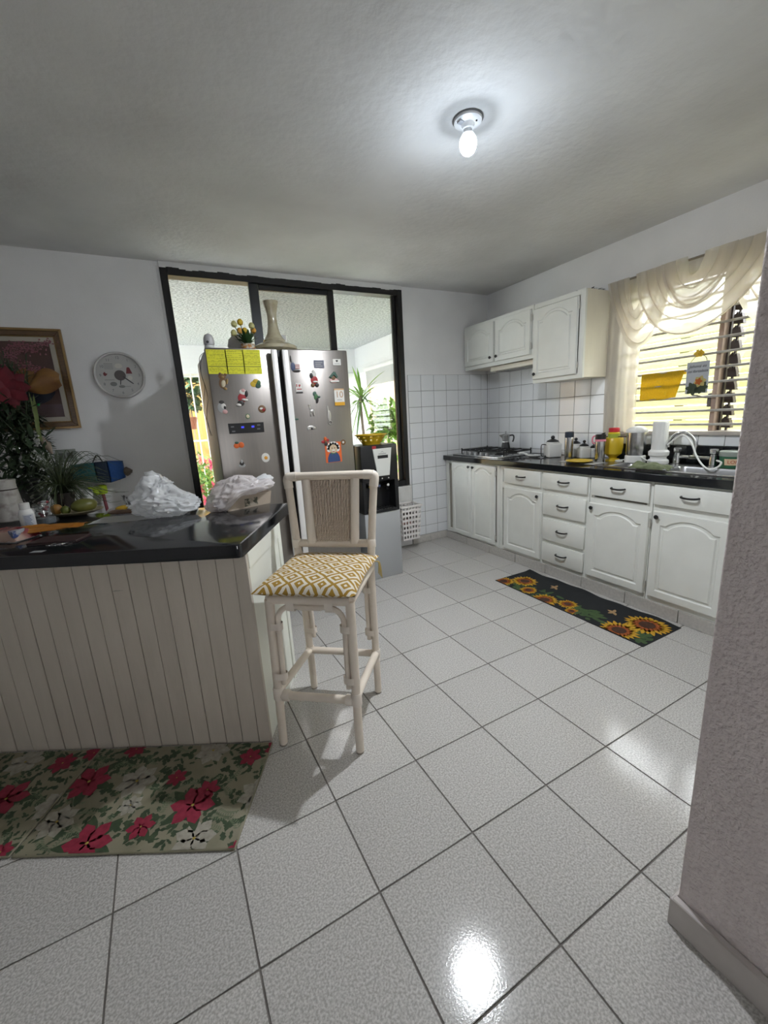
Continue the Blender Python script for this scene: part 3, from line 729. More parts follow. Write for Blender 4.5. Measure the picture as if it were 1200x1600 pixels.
# ================================================================== THINGS ON THE WORKTOP
M_wcer = mat('white_enamel', (.72, .72, .70), .2, coat=.3)
M_blk = mat('black_plastic', (.012, .012, .013), .35)
M_yel2 = mat('yellow_plastic', (.62, .43, .02), .35)
M_red2 = mat('red_plastic', (.6, .03, .04), .35)
M_wpl = mat('white_plastic', (.75, .75, .73), .35)
M_gpl = mat('pink_plastic', (.7, .22, .3), .4)
def spot(u, v, x): p = onx(u, v, x); return Vector((x, p.y, CT1))
# moka pot on the grate
p = spot(790, 697, 3.11); p.z = CT1 + .0515
mk = thing('moka_pot', 'aluminium moka pot with dark base standing on the cooktop grate', 'coffee pot', p, rz=math.radians(-60))
obj('boiler', B().lathe([(.044, 0), (.046, .012), (.036, .062), (.037, .066)], n=8), mat('moka_base', (.03, .03, .03), .4, metal=.4), mk, ang=.3)
obj('collector', B().lathe([(.039, .066), (.039, .074), (.034, .078), (.046, .135), (.047, .137)], n=8), M_steel, mk, ang=.3)
obj('lid', B().lathe([(.048, .137), (.046, .143), (.012, .153), (.006, .154), (.006, .158), (.01, .166), (.008, .174), (.001, .176)], n=8), mat('moka_lid', (.35, .35, .35), .35, metal=1), mk, ang=.3)
obj('spout', B().prism([(-.04, .112), (-.066, .138), (-.04, .138)], -.012, .012, 'xz'), M_steel, mk)
obj('handle', B().tube(curve([(.04, 0, .132), (.07, 0, .136), (.082, 0, .12), (.078, 0, .085), (.07, 0, .07)], 14), [.008] * 15, 8), M_blk, mk)
# white spoon rest
p = spot(834, 706, 3.0)
sr_ = thing('spoon_rest', 'white spoon rest lying beside the cooktop', 'spoon rest', p, rz=math.radians(20))
obj('dish', B().lathe([(.03, 0), (.055, .006), (.068, .02), (.066, .022), (.05, .009), (.001, .005)], sx=.75, n=24), M_wcer, sr_)
obj('handle', B().tube(curve([(0, .06, .02), (0, .09, .034), (0, .12, .038), (0, .14, .03)], 10), [.008 + .004 * math.sin(i) ** 2 for i in range(11)], 8), M_wcer, sr_)
def canister(label, p, r, h, handle=False):
    t = thing('canister', label, 'canister', p, rz=math.radians(-25), group='white canisters with black lids')
    body = B().box(-r, r, -r, r, 0, h, r * .22, 3)
    obj('body', body, M_wcer, t)
    obj('rim', B().lathe([(r * .93, h), (r * .97, h + .008), (r * .9, h + .012)], n=24), M_wcer, t)
    obj('lid', B().lathe([(r * .86, h + .012), (r * .84, h + .02), (r * .35, h + .034), (r * .12, h + .037)], n=24), M_blk, t)
    obj('knob', B().sphere((0, 0, h + .05), r * .24 + .003, 14, 8), M_blk, t)
    if handle: obj('handle', B().tube(curve([(-r, 0, h * .9), (-r - .04, 0, h * .92), (-r - .045, 0, h * .5), (-r - .04, 0, h * .12), (-r, 0, h * .1)], 16), .004, 8), M_blk, t)
    return t
canister('large white canister with black lid and side handle', spot(863, 711, 3.1), .060, .125, True)
canister('small white canister with black lid between the two steel tumblers', spot(912, 712, 3.16), .042, .09)
canister('middle-sized white canister half hidden behind the dark-capped tumbler', spot(899, 710, 3.2), .044, .105)
canister('smallest white canister showing at the side of the pink-collared tumbler', spot(927, 711, 3.235), .036, .07)
def tumbler(label, p, r, h, cap, collar=None):
    t = thing('tumbler', label, 'tumbler', p)
    obj('body', B().lathe([(r * .88, 0), (r * .92, .004), (r, h * .55), (r, h * .8), (r * .95, h * .82)], n=24), M_steel, t)
    obj('cap', B().lathe([(r * 1.0, h * .82), (r * 1.02, h * .86), (r * 1.0, h), (r * .8, h * 1.01), (.001, h * 1.01)], n=24), cap, t)
    if collar: 
        obj('collar', B().lathe([(r * 1.04, h * .76), (r * 1.06, h * .82), (r * 1.02, h * .83)], n=24), collar, t)
        obj('carry_loop', B().tube(curve([(-r, 0, h * .95), (-r - .018, .0, h * .9), (-r - .018, 0, h * .72), (-r, 0, h * .68)], 12), .006, 8), collar, t, rot=(0, 0, math.radians(-65)))
        obj('drinking_spout', B().tube([(0, -.01, h), (0, -.035, h * 1.05)], .007, 8), cap, t)
    return t
tumbler('slim steel tumbler with dark blue cap, left of the pink-collared one', spot(888, 719, 2.93), .034, .235, mat('navy_cap', (.02, .03, .05), .4))
tumbler('steel tumbler with black cap and pink collar beside the yellow pot', spot(936.5, 719, 2.98), .037, .215, M_blk, M_gpl)
# yellow plate, grey mat below it
p = spot(905, 721, 2.87)
tag(obj('counter_cloth', B().box(-.09, .06, -.16, .17, 0, .003, .001), mat('grey_cloth', (.30, .30, .29), .9, var=(40, .3, .7), col2=(.42, .42, .4)), None, (p.x + .05, p.y, CT1)), 'thin grey drying mat lying under the yellow plate', 'mat')
tag(obj('plate', B().lathe([(.05, 0), (.09, .012), (.1, .016), (.098, .019), (.06, .007), (.001, .005)], n=32), M_yel2, None, (p.x, p.y, CT1 + .0035)), 'yellow plate lying near the worktop edge', 'plate')
# yellow pot with container standing in it
p = spot(957, 715, 3.13)
yp = thing('yellow_pot', 'yellow footed pot holding a red-capped container', 'pot', p)
obj('pot_body', B().lathe([(.052, 0), (.05, .012), (.026, .022), (.03, .03), (.062, .055), (.07, .10), (.068, .175), (.064, .18), (.06, .172), (.062, .1), (.05, .06), (.001, .05)], n=28), M_yel2, yp)
jr = thing('spice_container', 'yellow container with red cap standing in the yellow pot', 'container', p + Vector((0, 0, .052)))
obj('container_body', B().lathe([(.04, 0), (.042, .01), (.042, .165), (.036, .172)], n=24), mat('container_yellow', (.75, .6, .03), .4), jr)
obj('label_band', B().lathe([(.0425, .128), (.0425, .158)], n=24, cap=False), mat('container_band', (.35, .42, .05), .5), jr)
obj('cap', B().lathe([(.038, .172), (.039, .176), (.039, .20), (.034, .204), (.001, .204)], n=24), M_red2, jr)
# dark rail tool lying behind (long dark spoon across the pot rim)
tag(obj('serving_spoon', B().tube(curve([(3.10, p.y + .06, CT1 + .187), (3.12, p.y - .03, CT1 + .189), (3.15, p.y - .14, CT1 + .187)], 12), [.006, .006, .005, .005, .004, .004, .004, .004, .004, .005, .008, .012, .009], 8), mat('dark_wood', (.09, .05, .03), .6)), 'long dark spoon lying across the rim of the yellow pot', 'spoon')
# steel canister appliance with white lid and base
p = spot(992, 718, 3.10); p.z += .0063
bl_ = thing('steel_canister', 'steel cylinder appliance with white domed lid and white base beside the sink', 'appliance', p)
obj('base', B().lathe([(.068, 0), (.07, .01), (.068, .045), (.062, .05)], n=28), M_wpl, bl_)
obj('body', B().lathe([(.060, .05), (.064, .06), (.067, .215), (.066, .22)], n=28), M_steel, bl_)
obj('lid', B().lathe([(.072, .218), (.074, .226), (.070, .238), (.04, .258), (.02, .263), (.001, .264)], n=28), M_wpl, bl_)
obj('cord', B().tube(curve([(.03, .065, .012), (.0, .1, .008), (-.05, .12, .006), (-.08, .08, .006), (-.07, .05, .01)], 18), .004, 6), M_wpl, bl_)
# white countertop water filter
p = spot(1028, 720, 3.09); p.z += .0063
wf = thing('water_filter', 'tall white ribbed water filter cylinder standing by the tap', 'water filter', p)
prof = [(.062, 0), (.066, .008), (.064, .025), (.05, .035), (.05, .05), (.062, .06), (.064, .085), (.052, .098), (.048, .1)]
obj('base', B().lathe(prof, n=28), M_wpl, wf)
b = B(); n = 32
for k, (r, z) in enumerate(((.049, .1), (.049, .285), (.045, .293), (.001, .295))):
    pass
rings = []
for r, z in ((.049, .1), (.049, .285), (.044, .294), (.0005, .296)):
    rings.append([b.bm.verts.new((r * (1 - (.05 if i % 4 == 0 and r > .045 else 0)) * math.cos(2 * math.pi * i / n), r * (1 - (.05 if i % 4 == 0 and r > .045 else 0)) * math.sin(2 * math.pi * i / n), z)) for i in range(n)])
for k in range(3):
    for i in range(n): b.bm.faces.new((rings[k][i], rings[k][(i + 1) % n], rings[k + 1][(i + 1) % n], rings[k + 1][i]))
obj('cylinder', b, M_wpl, wf, ang=.4)
obj('inlet_hose', B().tube(curve([(-.06, .02, .02), (-.09, .03, .03), (-.1, .05, .045), (-.08, .07, .05), (-.05, .08, .03)], 14), .005, 8), M_wpl, wf)
# green dish cloth at the sink edge
def gc(u, v):
    x = lerp(-.07, .07, u); y = lerp(-.11, .11, v)
    return Vector((x, y, .010 + .030 * (1 + noise.noise(Vector((x * 16, y * 16, 2)))) * math.sin(math.pi * u) ** .4 * math.sin(math.pi * v) ** .4 + .012 * math.sin(x * 60 + y * 18) * math.sin(math.pi * u)))
p = onx(1019, 731, 2.82)
tag(obj('dish_cloth', B().grid(gc, 26, 26, thick=.003), mat('green_cloth', (.15, .17, .095), .95, var=(40, .3, .7), col2=(.09, .11, .055), bump=(160, .5, .006)), None, (2.80, p.y, CT1 + .0065)), 'crumpled olive green dish cloth on the sink edge', 'cloth')
# green tub
p = spot(1142, 729, 3.16)
tb = thing('margarine_tub', 'green plastic tub with red lettering at the right of the tap', 'tub', p, rz=math.radians(-62))
obj('tub_body', B().lathe([(.05, 0), (.056, .004), (.064, .075), (.062, .078)], n=28), mat('tub_green', (.01, .10, .045), .35), tb)
obj('tub_lid', B().lathe([(.066, .076), (.067, .08), (.067, .104), (.062, .108), (.001, .108)], n=28), mat('tub_lid', (.28, .31, .28), .4), tb)
lb = B()
def lab(u, v): a = math.radians(lerp(-128, -52, u)); e = 1.0; r = .0612 + .006 * v; return Vector((r * math.cos(a), r * math.sin(a), lerp(.022, .062, v)))
lb.grid(lab, 10, 2); obj('label_oval', lb, mat('tub_label', (.75, .55, .35), .5), tb)
tm = text_mesh('LOP', .03, .0002)
for v in tm.vertices:
    a = math.radians(-90) + v.co.x / .066; zz = .042 + v.co.y; r = .0625 + .0095 * (zz - .02) / .055; v.co = Vector((r * math.cos(a), r * math.sin(a), zz))
obj('lettering', tm, mat('tub_red', (.5, .03, .02), .5), tb)
# ================================================================== FRIDGE WALL
FY = 2.86                      # plane of the fridge doors
M_inox = mat('brushed_inox', (.30, .272, .25), .36, metal=1.0, var=(2.5, .3, .7), col2=(.27, .25, .235), stretch=(40, 1, .6), bump=(120, .02, .002))
M_fbody = mat('fridge_side', (.34, .34, .34), .4, metal=.6)
M_hndl = mat('handle_silver', (.88, .86, .84), .3, metal=.1)
def fpt(u, v, y=FY): return ony(u, v, y)
fx0, fx1 = fpt(320, 546).x, fpt(542, 549).x
fz1 = fpt(430, 545).z
gl0, gl1 = fpt(433, 560).x, fpt(441, 560).x
fr_ = thing('refrigerator', 'stainless side-by-side refrigerator covered with magnets', 'refrigerator', ((fx0 + fx1) / 2, FY + .35, 0))
wobj('cabinet_body', B().box(fx0 + .004, fx1 - .004, FY + .065, FY + .66, .03, fz1 - .012, .006), M_fbody, fr_)
wobj('freezer_door', B().box(fx0, gl0, FY, FY + .06, .06, fz1, .008, 2), M_inox, fr_)
wobj('fridge_door', B().box(gl1, fx1, FY, FY + .06, .06, fz1, .008, 2), M_inox, fr_)
wobj('door_gap', B().box(gl0 + .001, gl1 - .001, FY + .03, FY + .062, .06, fz1 - .004), M_blk, fr_)
wobj('toe_grille', B().box(fx0 + .01, fx1 - .01, FY + .03, FY + .06, .0, .058), M_blk, fr_)
for a, c in ((423.5, 432.5), (440.5, 450)):
    xa, xb = fpt(a, 546, FY - .05).x, fpt(c, 546, FY - .05).x
    hh = wobj('door_handle', B().box(xa, xb, FY - .05, FY - .028, .42, fz1 - .012, .004, 2), M_hndl, fr_)
    st = B()
    for zz in (.47, 1.0, fz1 - .05): st.box((xa + xb) / 2 - .008, (xa + xb) / 2 + .008, FY - .03, FY + .003, zz - .02, zz + .02)
    obj('standoff', st, M_hndl, hh)
def quad(c, y=FY):  return [(fpt(u, v, y).x, fpt(u, v, y).z) for u, v in c]
cp = wobj('control_panel', B().prism(quad([(356, 662), (411.5, 659.5), (413, 675), (358.5, 678)]), FY + .002, FY - .004, 'xz', .001), M_blk, fr_)
M_led = mat('blue_display', (.02, .02, .3), .4, emit=((.06, .08, 1.0), .35))
M_key = mat('panel_key', (.14, .14, .15), .5)
b = B()
for u, v in ((379, 667.5), (395, 666.5)): q = fpt(u, v); b.box(q.x - .009, q.x + .009, FY - .0048, FY - .0042, q.z - .006, q.z + .006)
obj('display', b, M_led, cp)
b = B()
for u, v in ((363, 667), (365, 674), (404, 664), (404, 670)): q = fpt(u, v); b.box(q.x - .01, q.x + .01, FY - .0048, FY - .0042, q.z - .004, q.z + .004)
obj('touch_keys', b, M_key, cp)

# ---- papers and magnets on the doors
M_paper = mat('yellow_label_paper', (.76, .74, .03), .6)
M_print = mat('label_print', (.36, .35, .02), .7)
M_dark = mat('dark_print', (.05, .05, .03), .7)
yl = thing('energy_label', 'set of three yellow printed label sheets across the top of the freezer door', 'label', (fpt(365, 565).x, FY, fpt(365, 584).z))
lines = B(); bars = B()
for k, (a, c) in enumerate(((324, 352.5), (353, 379.5), (380, 405.5))):
    q = quad([(a, 546.8), (c, 546.6), (c + 1.2, 584.3), (a + 2.2, 583.6)])
    x0 = min(p_[0] for p_ in q); x1 = max(p_[0] for p_ in q); z0 = min(p_[1] for p_ in q); z1 = max(p_[1] for p_ in q)
    z1 = min(z1, fz1 - .009)
    wobj('sheet', B().box(x0 + .0008, x1 - .0008, FY - .0012, FY + .0002, z0, z1), M_paper, yl)
    rnd = random.Random(k); z = z1 - .008
    while z > z0 + .006:
        if abs(z - (z0 + .045)) > .006:
            xx = x0 + .006; 
            while xx < x1 - .012:
                l_ = rnd.uniform(.006, .022); 
                if rnd.random() < .8: lines.box(xx, min(xx + l_, x1 - .006), FY - .0017, FY - .0011, z, z + .0022)
                xx += l_ + .004
        z -= rnd.choice((.0058, .0075, .011))
    bars.box(x0 + .004, x1 - .004, FY - .0017, FY - .0011, z0 + .043, z0 + .046)
wobj('printed_lines', lines, M_print, yl); wobj('printed_bars', bars, M_dark, yl)

def blobs(parent, items, sc, y0=0.0):
    """small moulded relief: (x,z,rx,rz,material,name) ovals domed off the door"""
    for k, (x, z, rx, rz_, m, nm) in enumerate(items):
        d = .004 + .0012 * k
        b = B().lathe([(1, 0), (1, .55), (.8, .85), (.4, 1), (.001, 1.02)], n=16)
        for v in b.bm.verts: v.co = Vector(((x + v.co.x * rx) * sc, y0 - v.co.z * d, (z + v.co.y * rz_) * sc))
        obj(nm, b, m, parent)
def magnet(label, u, v, parts, sc=1.0, tilt=0.0, cat='magnet'):
    q = fpt(u, v)
    t = thing('fridge_magnet', label, cat, (q.x, FY - .0003, q.z), rot=(0, math.radians(tilt), 0), group='magnets on the refrigerator')
    blobs(t, parts, sc * 1.18); return t
C_ = lambda n, c: mat('magnet_' + n, c, .45)
brn, tan, crm = C_('brown', (.16, .08, .03)), C_('tan', (.38, .24, .09)), C_('cream', (.6, .52, .36))
red, wht, blk, grn = C_('red', (.35, .02, .025)), C_('white', (.68, .66, .62)), C_('black', (.03, .025, .025)), C_('green', (.06, .16, .06))
ylw, org, gry, dgr, pnk = C_('yellow', (.62, .42, .03)), C_('orange', (.62, .12, .02)), C_('grey', (.35, .35, .34)), C_('darkgreen', (.04, .10, .07)), C_('pink', (.6, .35, .33))
blu, slv = C_('blue', (.06, .08, .16)), mat('magnet_silver', (.5, .48, .45), .35, metal=.8)
magnet('brown bear magnet with pale belly, top left of the freezer door', 348, 598, [(0, 0, .016, .026, brn, 'body'), (-.006, .026, .016, .013, brn, 'head'), (-.016, .036, .006, .006, brn, 'ear'), (.006, .038, .006, .006, brn, 'ear'), (.003, -.004, .010, .016, crm, 'belly'), (-.004, .024, .007, .006, tan, 'muzzle'), (.017, .01, .005, .014, tan, 'arm'), (.014, -.024, .008, .006, tan, 'foot')], 1.15, 14)
magnet('yellow and green fruit magnet at the freezer door handle', 399, 600, [(-.008, .0, .016, .014, ylw, 'fruit'), (.012, -.008, .014, .013, dgr, 'fruit'), (.004, .014, .014, .010, ylw, 'fruit'), (.016, .006, .01, .012, grn, 'leaf')], 1.1)
magnet('red-coated white-bearded figure magnet in the middle of the freezer door', 378, 622, [(0, 0, .017, .02, red, 'coat'), (.004, .026, .015, .012, wht, 'beard'), (.004, .032, .009, .008, pnk, 'face'), (.018, .02, .007, .014, blk, 'sack'), (-.004, -.022, .014, .012, blk, 'boots'), (-.012, -.03, .012, .006, wht, 'fur_trim'), (.012, -.006, .014, .005, wht, 'belt')], 1.25, 8)
magnet('grey shark-like fish magnet at the left edge of the freezer door', 348, 637, [(-.004, 0, .02, .024, gry, 'body'), (.004, .006, .012, .014, wht, 'belly'), (-.002, .026, .012, .008, blk, 'fin'), (.008, -.02, .012, .01, pnk, 'tail'), (.01, .0, .006, .008, blk, 'mouth')], 1.1)
magnet('round dark red magnet beside the freezer door handle', 409.5, 639, [(0, 0, .019, .019, brn, 'disc'), (-.004, .002, .010, .006, wht, 'motif'), (.006, -.004, .008, .008, red, 'motif')], 1.1)
magnet('small oval pale green cameo magnet just above the control panel', 387, 650.5, [(0, 0, .012, .014, grn, 'rim'), (0, 0, .0095, .011, crm, 'cameo')], 1.0)
magnet('red twin tomato magnet below the control panel', 373, 695.5, [(-.010, -.002, .013, .013, org, 'fruit'), (.012, 0, .013, .014, org, 'fruit'), (-.008, .012, .009, .006, dgr, 'leaf')], 1.15)
magnet('white fried egg magnet at the lower freezer door', 415, 715, [(0, 0, .021, .024, wht, 'egg_white'), (.001, -.001, .0105, .0105, C_('yolk', (.7, .32, .03)), 'yolk')], 1.1)
magnet('small dark triangular magnet at the bottom of the freezer door', 378, 725, [(0, -.008, .017, .010, gry, 'base'), (0, .002, .011, .012, blk, 'body'), (0, .012, .006, .01, gry, 'peak')], 1.1)
def plate_magnet(name, label, u, v, w_, h_, m, cat='magnet', tilt=0):
    q = fpt(u, v); t = thing(name, label, cat, (q.x, FY - .0003, q.z), rot=(0, math.radians(tilt), 0), group='magnets on the refrigerator')
    obj('plate', B().box(-w_ / 2, w_ / 2, -.004, 0, -h_ / 2, h_ / 2, .0012), m, t); return t
t = magnet('dark statue magnet with striped flag, top left of the fridge door', 462, 573, [(-.014, .0, .011, .022, blu, 'robe'), (-.016, .024, .005, .006, gry, 'head'), (-.022, .036, .003, .016, blk, 'raised_arm'), (.002, -.02, .02, .006, blk, 'base')], 1.15)
obj('flag', B().box(-.004, .026, -.004, 0, -.014, .016, .001), wht, t); obj('stripes', (lambda b: [b.box(-.004, .026, -.0046, -.0038, z, z + .004) for z in (-.012, -.002, .008)] and b)(B()), red, t)
t = plate_magnet('plaque_magnet', 'slate grey rectangular plaque magnet at the top of the fridge door', 498, 569, .074, .052, C_('slate', (.15, .15, .20)))
obj('lettering_lines', (lambda b: [b.box(-.026, .026 - .012 * (k % 2), -.0047, -.0039, z, z + .005) for k, z in enumerate((-.016, -.004, .008))] and b)(B()), gry, t)
t = plate_magnet('plaque_magnet', 'small white card magnet at the top right corner of the fridge door', 526, 566, .06, .042, wht)
obj('emblem', B().prism([(-.01, .014), (.01, .014), (.006, .004), (0, -.001), (-.006, .004)], -.004, -.0047, 'xz'), blk, t); obj('lettering_lines', B().box(-.02, .02, -.0047, -.004, -.012, -.008), gry, t)
t = plate_magnet('plaque_magnet', 'white plaque magnet with red heart print left on the fridge door', 467, 606, .047, .066, wht)
obj('print', B().prism([(.0, .002), (.012, .014), (.008, .024), (.001, .018), (-.004, .022)], -.004, -.0047, 'xz'), red, t)
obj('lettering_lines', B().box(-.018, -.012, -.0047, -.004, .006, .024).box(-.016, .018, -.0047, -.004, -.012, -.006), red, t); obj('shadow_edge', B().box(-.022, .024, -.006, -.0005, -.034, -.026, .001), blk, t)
magnet('red-coated figure magnet with white cap, upper middle of the fridge door', 491, 594, [(0, .0, .019, .022, red, 'coat'), (.0, .03, .014, .012, wht, 'beard'), (-.014, .022, .009, .014, blk, 'sack'), (-.001, .042, .008, .008, wht, 'cap'), (.012, -.024, .010, .010, blk, 'boot'), (-.010, -.024, .010, .01, brn, 'boot'), (.004, -.008, .014, .005, wht, 'belt')], 1.15)
t = magnet('little house magnet with green roof, right side of the fridge door', 521.5, 589, [(0, -.02, .026, .012, pnk, 'wall'), (-.004, -.006, .012, .012, brn, 'door')], 1.1)
obj('roof', B().prism([(-.036, .0), (0, .036), (.006, .030), (.012, .036), (.016, .024), (.03, -.002), (.02, -.006), (0, .014), (-.022, -.008)], 0, -.008, 'xz', .001), dgr, t); obj('snow_base', B().box(-.03, .036, -.008, 0, -.036, -.024, .002), wht, t)
t = plate_magnet('calendar_card', 'white card with the number 10 and orange bottom strip on the fridge door', 530, 620.5, .076, .116, wht, 'card')
obj('orange_strip', B().box(-.038, .038, -.005, -.0005, -.058, -.034), C_('strip', (.62, .32, .02)), t); obj('top_strip', B().box(-.038, .038, -.005, -.0005, .048, .058), C_('strip2', (.6, .38, .2)), t)
put_text(t, '10', .062, 0, .016, C_('digits', (.42, .24, .12)), -.0046)
obj('lettering_lines', B().box(-.018, .018, -.0047, -.004, -.022, -.017), gry, t)
magnet('dark green parrot-like magnet in the middle of the fridge door', 493.5, 620, [(-.008, .014, .010, .012, dgr, 'head'), (.0, .0, .010, .016, grn, 'body'), (.008, -.016, .007, .016, blk, 'tail'), (.016, .002, .008, .005, dgr, 'wing')], 1.15, 10)
magnet('pewter llama-like magnet below the green parrot magnet', 486.5, 641.5, [(-.008, .018, .005, .012, slv, 'neck'), (-.010, .03, .006, .005, slv, 'head'), (.004, -.004, .014, .010, slv, 'body'), (-.006, -.02, .004, .010, slv, 'leg'), (.012, -.018, .004, .012, slv, 'leg')], 1.1)
magnet('green lizard-like magnet at the fridge door handle', 459, 654, [(-.004, .006, .013, .010, grn, 'body'), (.012, -.004, .014, .005, dgr, 'tail'), (-.008, -.012, .004, .012, ylw, 'leg')], 1.1)
t = magnet('silver bottle opener magnet with looped handle on the fridge door', 514, 650, [(-.004, .034, .004, .022, slv, 'stem'), (.002, .0, .010, .030, slv, 'shank')], 1.1)
obj('loop', B().tube([(.005 + .014 * math.cos(a * math.pi / 8), -.004, -.046 + .012 * math.sin(a * math.pi / 8)) for a in range(16)], .0032, 6, closed=True), slv, t)
magnet('pewter turtle-like magnet below the llama magnet', 486, 668, [(0, 0, .022, .010, slv, 'shell'), (-.016, -.006, .006, .008, gry, 'leg'), (.018, -.004, .007, .008, slv, 'head'), (.004, -.006, .006, .006, blk, 'motif')], 1.1)
# child's portrait card
q = fpt(521, 706)
pc = thing('portrait_card', 'orange craft card of a white-haired figure in a blue dress on the fridge door', 'card', (q.x, FY - .0002, q.z))
obj('card', B().box(-.062, .062, -.0015, 0, -.075, .07), C_('card_orange', (.70, .13, .025)), pc)
obj('dress', B().prism([(-.048, -.072), (-.046, -.04), (-.034, -.012), (-.012, .002), (.012, .002), (.034, -.012), (.046, -.04), (.048, -.072)], -.0015, -.003, 'xz'), C_('dress_blue', (.03, .06, .17)), pc)
hb = B()
for k in range(8):
    a = math.radians(-20 + k * 220 / 7); hb.prism(circle(.018, 12, .034 * math.cos(a), .028 + .03 * math.sin(a)), -.0016, -.0036, 'xz')
obj('hair', hb, wht, pc)
obj('face', B().prism(circle(.03, 20, 0, .022, 1, 1.05), -.0032, -.0046, 'xz'), C_('skin', (.55, .42, .28)), pc)
obj('collar', B().prism([(-.02, -.002), (0, -.01), (.02, -.002), (.016, -.018), (0, -.011), (-.016, -.018)], -.003, -.005, 'xz'), grn, pc)
obj('eyes', B().prism(circle(.004, 10, -.010, .028), -.0046, -.0052, 'xz').prism(circle(.004, 10, .010, .028), -.0046, -.0052, 'xz'), blk, pc)
obj('moustache', B().prism(circle(.012, 12, 0, .012, 1, .5), -.0046, -.0052, 'xz'), wht, pc); obj('mouth', B().prism(circle(.007, 12, 0, .003, 1, .4), -.0046, -.0053, 'xz'), red, pc)
magnet('red star-shaped flower magnet holding the left corner of the orange card', 508.5, 690, [(-.012, 0, .010, .008, red, 'petal'), (.010, .006, .010, .008, red, 'petal'), (0, .014, .008, .010, org, 'petal'), (.002, -.012, .008, .01, blk, 'petal'), (0, 0, .006, .006, brn, 'centre')], 1.2)
magnet('small brown wreath magnet holding the right corner of the orange card', 536, 691, [(0, 0, .014, .014, brn, 'wreath'), (0, 0, .007, .007, wht, 'centre')], 1.2)

# ---- on top of the fridge
FT = fz1 + .0
def top(u, y): q = ony(u, 545, y); return Vector((q.x, y, fz1 - .011))
p = top(430, 3.06)
vs_ = thing('tall_vase', 'tall cream glazed vase with flared mouth and wide low body on the fridge', 'vase', p)
hgt = ony(417, 471, 3.06).z - p.z
pr_ = [(.06, 0), (.13, .012), (.152, .035), (.148, .055), (.10, .078), (.072, .088), (.075, .098), (.066, .104), (.045, .14), (.034, .19), (.031, .24), (.034, .275), (.05, hgt - .012), (.053, hgt), (.047, hgt - .004), (.03, .27), (.026, .2), (.001, .15)]
obj('vase_body', B().lathe(pr_, n=36), mat('cream_glaze', (.46, .41, .28), .22, var=(16, .45, .75), col2=(.30, .25, .16), coat=.4), vs_)
p = top(388, 2.99)
fp = thing('flower_pot', 'painted pot of yellow and orange artificial tulips on the fridge', 'flower pot', p)
obj('pot', B().lathe([(.034, 0), (.048, .012), (.05, .03), (.042, .048), (.046, .056), (.04, .055), (.035, .045)], n=24), mat('painted_pot', (.62, .58, .48), .35, var=(40, .45, .55), col2=(.45, .2, .05)), fp)
rnd = random.Random(21)
st = B(); lf = B()
hd_ = [(-.075, .155, 0), (-.03, .175, 1), (-.04, .12, 2), (-.08, .105, 0), (.035, .15, 0), (.05, .13, 2), (-.005, .125, 1)]
for k, (dx, dz, m) in enumerate(hd_):
    e = Vector((dx, rnd.uniform(-.03, .03), dz + .01)); st.tube([(dx * .15, 0, .045), (dx * .6, e.y * .6, dz * .7), e], .0028, 6)
    fb = B().lathe([(.004, -.012), (.017, -.004), (.02, .012), (.012, .026), (.003, .03)], e, 8)
    obj('flower_head', fb, (C_('pale_tulip', (.55, .52, .22)), ylw, C_('orange_tulip', (.62, .3, .03)))[m], fp)
for k in range(46):
    a = rnd.uniform(0, 2 * math.pi); r = rnd.uniform(.03, .09); blade(lf, (0, 0, .045), (r * math.cos(a), r * .7 * math.sin(a), rnd.uniform(.07, .15)), .022, sag=.01, n=4)
obj('stems', st, M_leafC, fp); obj('leaves', lf, C_('tulip_leaf', (.035, .085, .025)), fp)
p = top(371, 3.14)
tag(obj('round_vase', B().lathe([(.03, 0), (.055, .03), (.062, .07), (.052, .11), (.03, .13), (.034, .14), (.028, .138), (.001, .1)], n=28), mat('grey_white_glaze', (.42, .41, .39), .3), None, p), 'plain greyish white vase behind the tulip pot', 'vase')
p = top(440, 3.30)
tag(obj('white_goblet', B().lathe([(.045, 0), (.045, .01), (.015, .025), (.015, .09), (.04, .11), (.046, .17), (.05, .175), (.044, .174), (.036, .115), (.001, .1)], n=24), M_wcer, None, p), 'white goblet standing behind the tall cream vase', 'goblet')
p = top(328, 2.935)
cm = thing('security_camera', 'white dome-headed indoor camera on the fridge corner', 'camera', p)
obj('base', B().lathe([(.03, 0), (.032, .004), (.03, .032), (.029, .034)], n=24), M_wpl, cm)
obj('head', B().lathe([(.031, .036), (.033, .05), (.031, .075), (.022, .095), (.008, .103), (.001, .104)], n=24), mat('camera_head', (.55, .54, .55), .3), cm)
obj('lens', B().lathe([(.008, 0), (.008, .004), (.001, .005)], n=12), M_blk, cm, (-.012, -.0295, .05), (math.pi / 2, 0, 0))
cb = B()
for off, ph in ((0, 0), (.012, 1.4)):
    cb.tube(curve([(-.02, .02, .004), (fx0 - p.x - .012 - off, .05, -.03)] + [(fx0 - p.x - .014 - off - .012 * math.sin(k * 1.7 + ph), .06 + .02 * k, -.08 * k - .04) for k in range(1, 7)], 40), .002, 6)
obj('cables', cb, mat('cable_grey', (.12, .12, .12), .5), cm)
p = top(505, 3.0)
dt = thing('dark_toy_animal', 'small dark reclining animal figurine on the fridge edge', 'figurine', p)
obj('body', B().sphere((0, 0, .012), .012, 12, 8, 3.2, 1.2, 1).sphere((.045, 0, .022), .012, 10, 6), M_iron2, dt)
obj('tail', B().tube([(-.035, 0, .012), (-.06, 0, .01)], .004, 6), M_iron2, dt)

